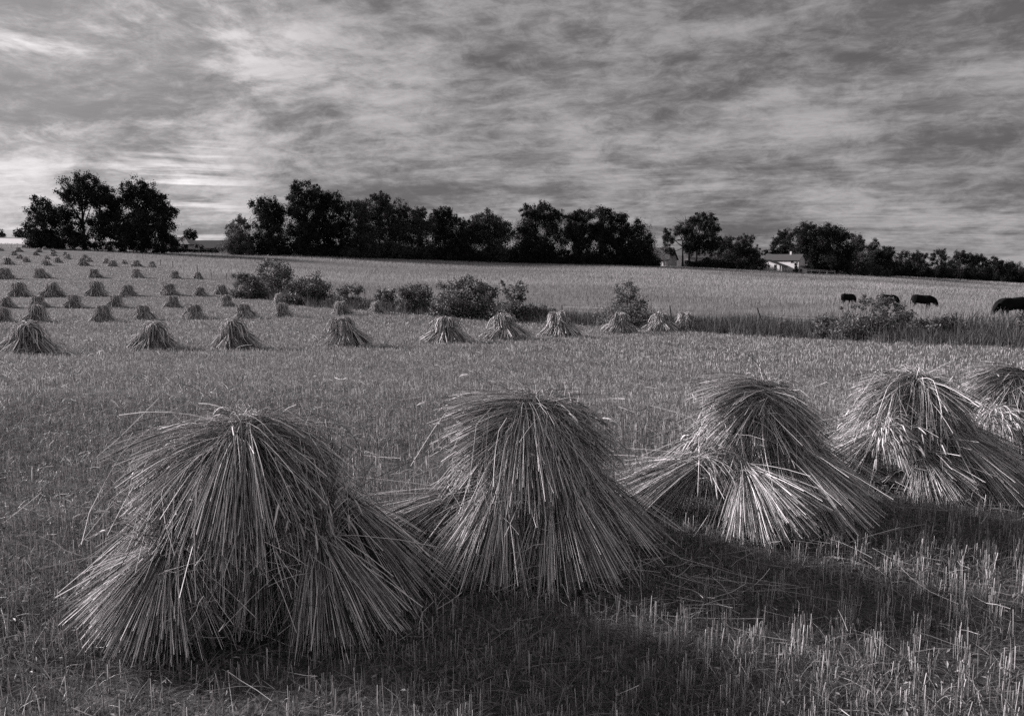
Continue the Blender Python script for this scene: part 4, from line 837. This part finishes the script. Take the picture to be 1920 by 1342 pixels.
# ------------------------------------------------------------------ cows
def make_cow():
    """grazing cow, nose to the ground, facing -x; one skinned body"""
    J = dict(rump=(.92, 0, 1.16), hip=(.60, 0, 1.10), loin=(.2, 0, 1.02), rib=(-.22, 0, 1.00), sh=(-.62, 0, 1.08), wither=(-.80, 0, 1.26), neck=(-1.00, 0, .98), poll=(-1.22, 0, .74), face=(-1.32, 0, .50), muzz=(-1.37, 0, .30))
    rad = dict(rump=(.27, .30), hip=(.37, .38), loin=(.39, .43), rib=(.40, .45), sh=(.36, .42), wither=(.22, .22), neck=(.22, .30), poll=(.16, .19), face=(.12, .14), muzz=(.10, .10))
    E = [('rump', 'hip'), ('hip', 'loin'), ('loin', 'rib'), ('rib', 'sh'), ('sh', 'wither'), ('sh', 'neck'), ('neck', 'poll'), ('poll', 'face'), ('face', 'muzz')]
    for sy, k in ((1, 'l'), (-1, 'r')):
        f = .06 * sy
        for nm, c, q in ((f'th{k}', (.66, .17 * sy, .86), (.17, .2)), (f'st{k}', (.54 + f, .17 * sy, .62), (.11, .12)), (f'hk{k}', (.72 + f, .17 * sy, .44), (.07, .075)), (f'cn{k}', (.66 + f, .17 * sy, .10), (.05, .05)), (f'ho{k}', (.62 + f, .17 * sy, .02), (.06, .06)),
                         (f'el{k}', (-.52, .17 * sy, .78), (.14, .15)), (f'kn{k}', (-.55 - f, .16 * sy, .42), (.075, .075)), (f'cf{k}', (-.54 - f * 1.5, .16 * sy, .10), (.05, .05)), (f'hf{k}', (-.57 - f * 1.5, .16 * sy, .02), (.06, .06)),
                         (f'ea{k}', (-1.18, .17 * sy, .80), (.05, .04)), (f'et{k}', (-1.16, .30 * sy, .78), (.04, .03))): J[nm] = c; rad[nm] = q
        E += [('hip', f'th{k}'), (f'th{k}', f'st{k}'), (f'st{k}', f'hk{k}'), (f'hk{k}', f'cn{k}'), (f'cn{k}', f'ho{k}'), ('sh', f'el{k}'), (f'el{k}', f'kn{k}'), (f'kn{k}', f'cf{k}'), (f'cf{k}', f'hf{k}'), ('poll', f'ea{k}'), (f'ea{k}', f'et{k}')]
    J.update(t0=(.93, 0, 1.16), t1=(1.0, 0, .85), t2=(.98, .02, .5), t3=(.99, .03, .34)); rad.update(t0=(.05, .05), t1=(.03, .03), t2=(.025, .025), t3=(.05, .05))
    E += [('rump', 't0'), ('t0', 't1'), ('t1', 't2'), ('t2', 't3')]
    names = list(J); me = bpy.data.meshes.new('cow'); me.from_pydata([J[n] for n in names], [(names.index(a), names.index(b_)) for a, b_ in E], [])
    o = bpy.data.objects.new('cow', me); col.objects.link(o)
    sk = o.modifiers.new('skin', 'SKIN')
    if not me.skin_vertices:
        bpy.context.view_layer.objects.active = o
    for i, n in enumerate(names): me.skin_vertices[0].data[i].radius = rad[n]; me.skin_vertices[0].data[i].use_root = n == 'loin'
    sb = o.modifiers.new('sub', 'SUBSURF'); sb.levels = sb.render_levels = 2
    dg = bpy.context.evaluated_depsgraph_get(); m2 = bpy.data.meshes.new_from_object(o.evaluated_get(dg)); bpy.data.objects.remove(o)
    m2.materials.clear(); m2.materials.append(M['cow']); m2.polygons.foreach_set('use_smooth', np.ones(len(m2.polygons), bool))
    o = bpy.data.objects.new('cow', m2); col.objects.link(o); return o
cow = make_cow()
for i, (u, Y, rz, lab, sc) in enumerate(((1906, 51, 4, 'big black cow grazing at the right picture edge', 1.0), (1733, 73, 172, 'black cow with lowered head between the thorny bush and the edge cow', 1.0),
                                     (1592, 90, 205, 'black cow half sunk in the grass left of the thorny bush', .95), (1668, 84, 185, 'black cow mostly hidden behind the thorny bush', .95))):
    o = cow if i == 0 else copy_tree(cow)
    o.location = at(u, Y) - Vector((0, 0, .16)); o.rotation_euler = (0, 0, R(rz)); o.scale = (sc,) * 3; tag(o, lab, 'cow', 'black cows in the pasture')

# ------------------------------------------------------------------ birds
def bird_mesh():
    b = MB(); t = np.linspace(0, 1, 7)
    P = np.stack([np.zeros(7), -.14 + .30 * t, .015 * np.sin(t * 3)], -1); b.strands(P[None], np.array([[.008, .03, .042, .04, .03, .028, .006]]), 8, np.array([.2]), ref=np.array([[1., 0, 0]]))
    for sx in (-1, 1):
        V = [(0, .07, .01), (0, -.05, .01), (sx * .17, -.07, .09), (sx * .17, .06, .10), (sx * .36, -.06, .05), (sx * .33, .01, .06)]
        b.add(V, [[0, 1, 2, 3], [3, 2, 4, 5]], .2)
    b.add([(-.025, -.12, 0), (.025, -.12, 0), (.05, -.22, .0), (-.05, -.22, .0)], [[0, 1, 2, 3]], .2)
    return b
bd = bird_mesh().build('flying_bird', M['cow'])
for i, (u, v, Y, lab) in enumerate(((1200, 262, 90, 'upper of two tiny birds against the mid sky'), (1214, 278, 92, 'lower of two tiny birds against the mid sky'), (1580, 417, 110, 'tiny bird low over the domed tree on the right'))):
    o = bd if i == 0 else copy_tree(bd)
    o.location = lift(u, v, Y); o.rotation_euler = (R(10 * i), R(-15 + 12 * i), R(40 * i)); o.scale = (.3,) * 3; tag(o, lab, 'bird', 'birds in the sky')
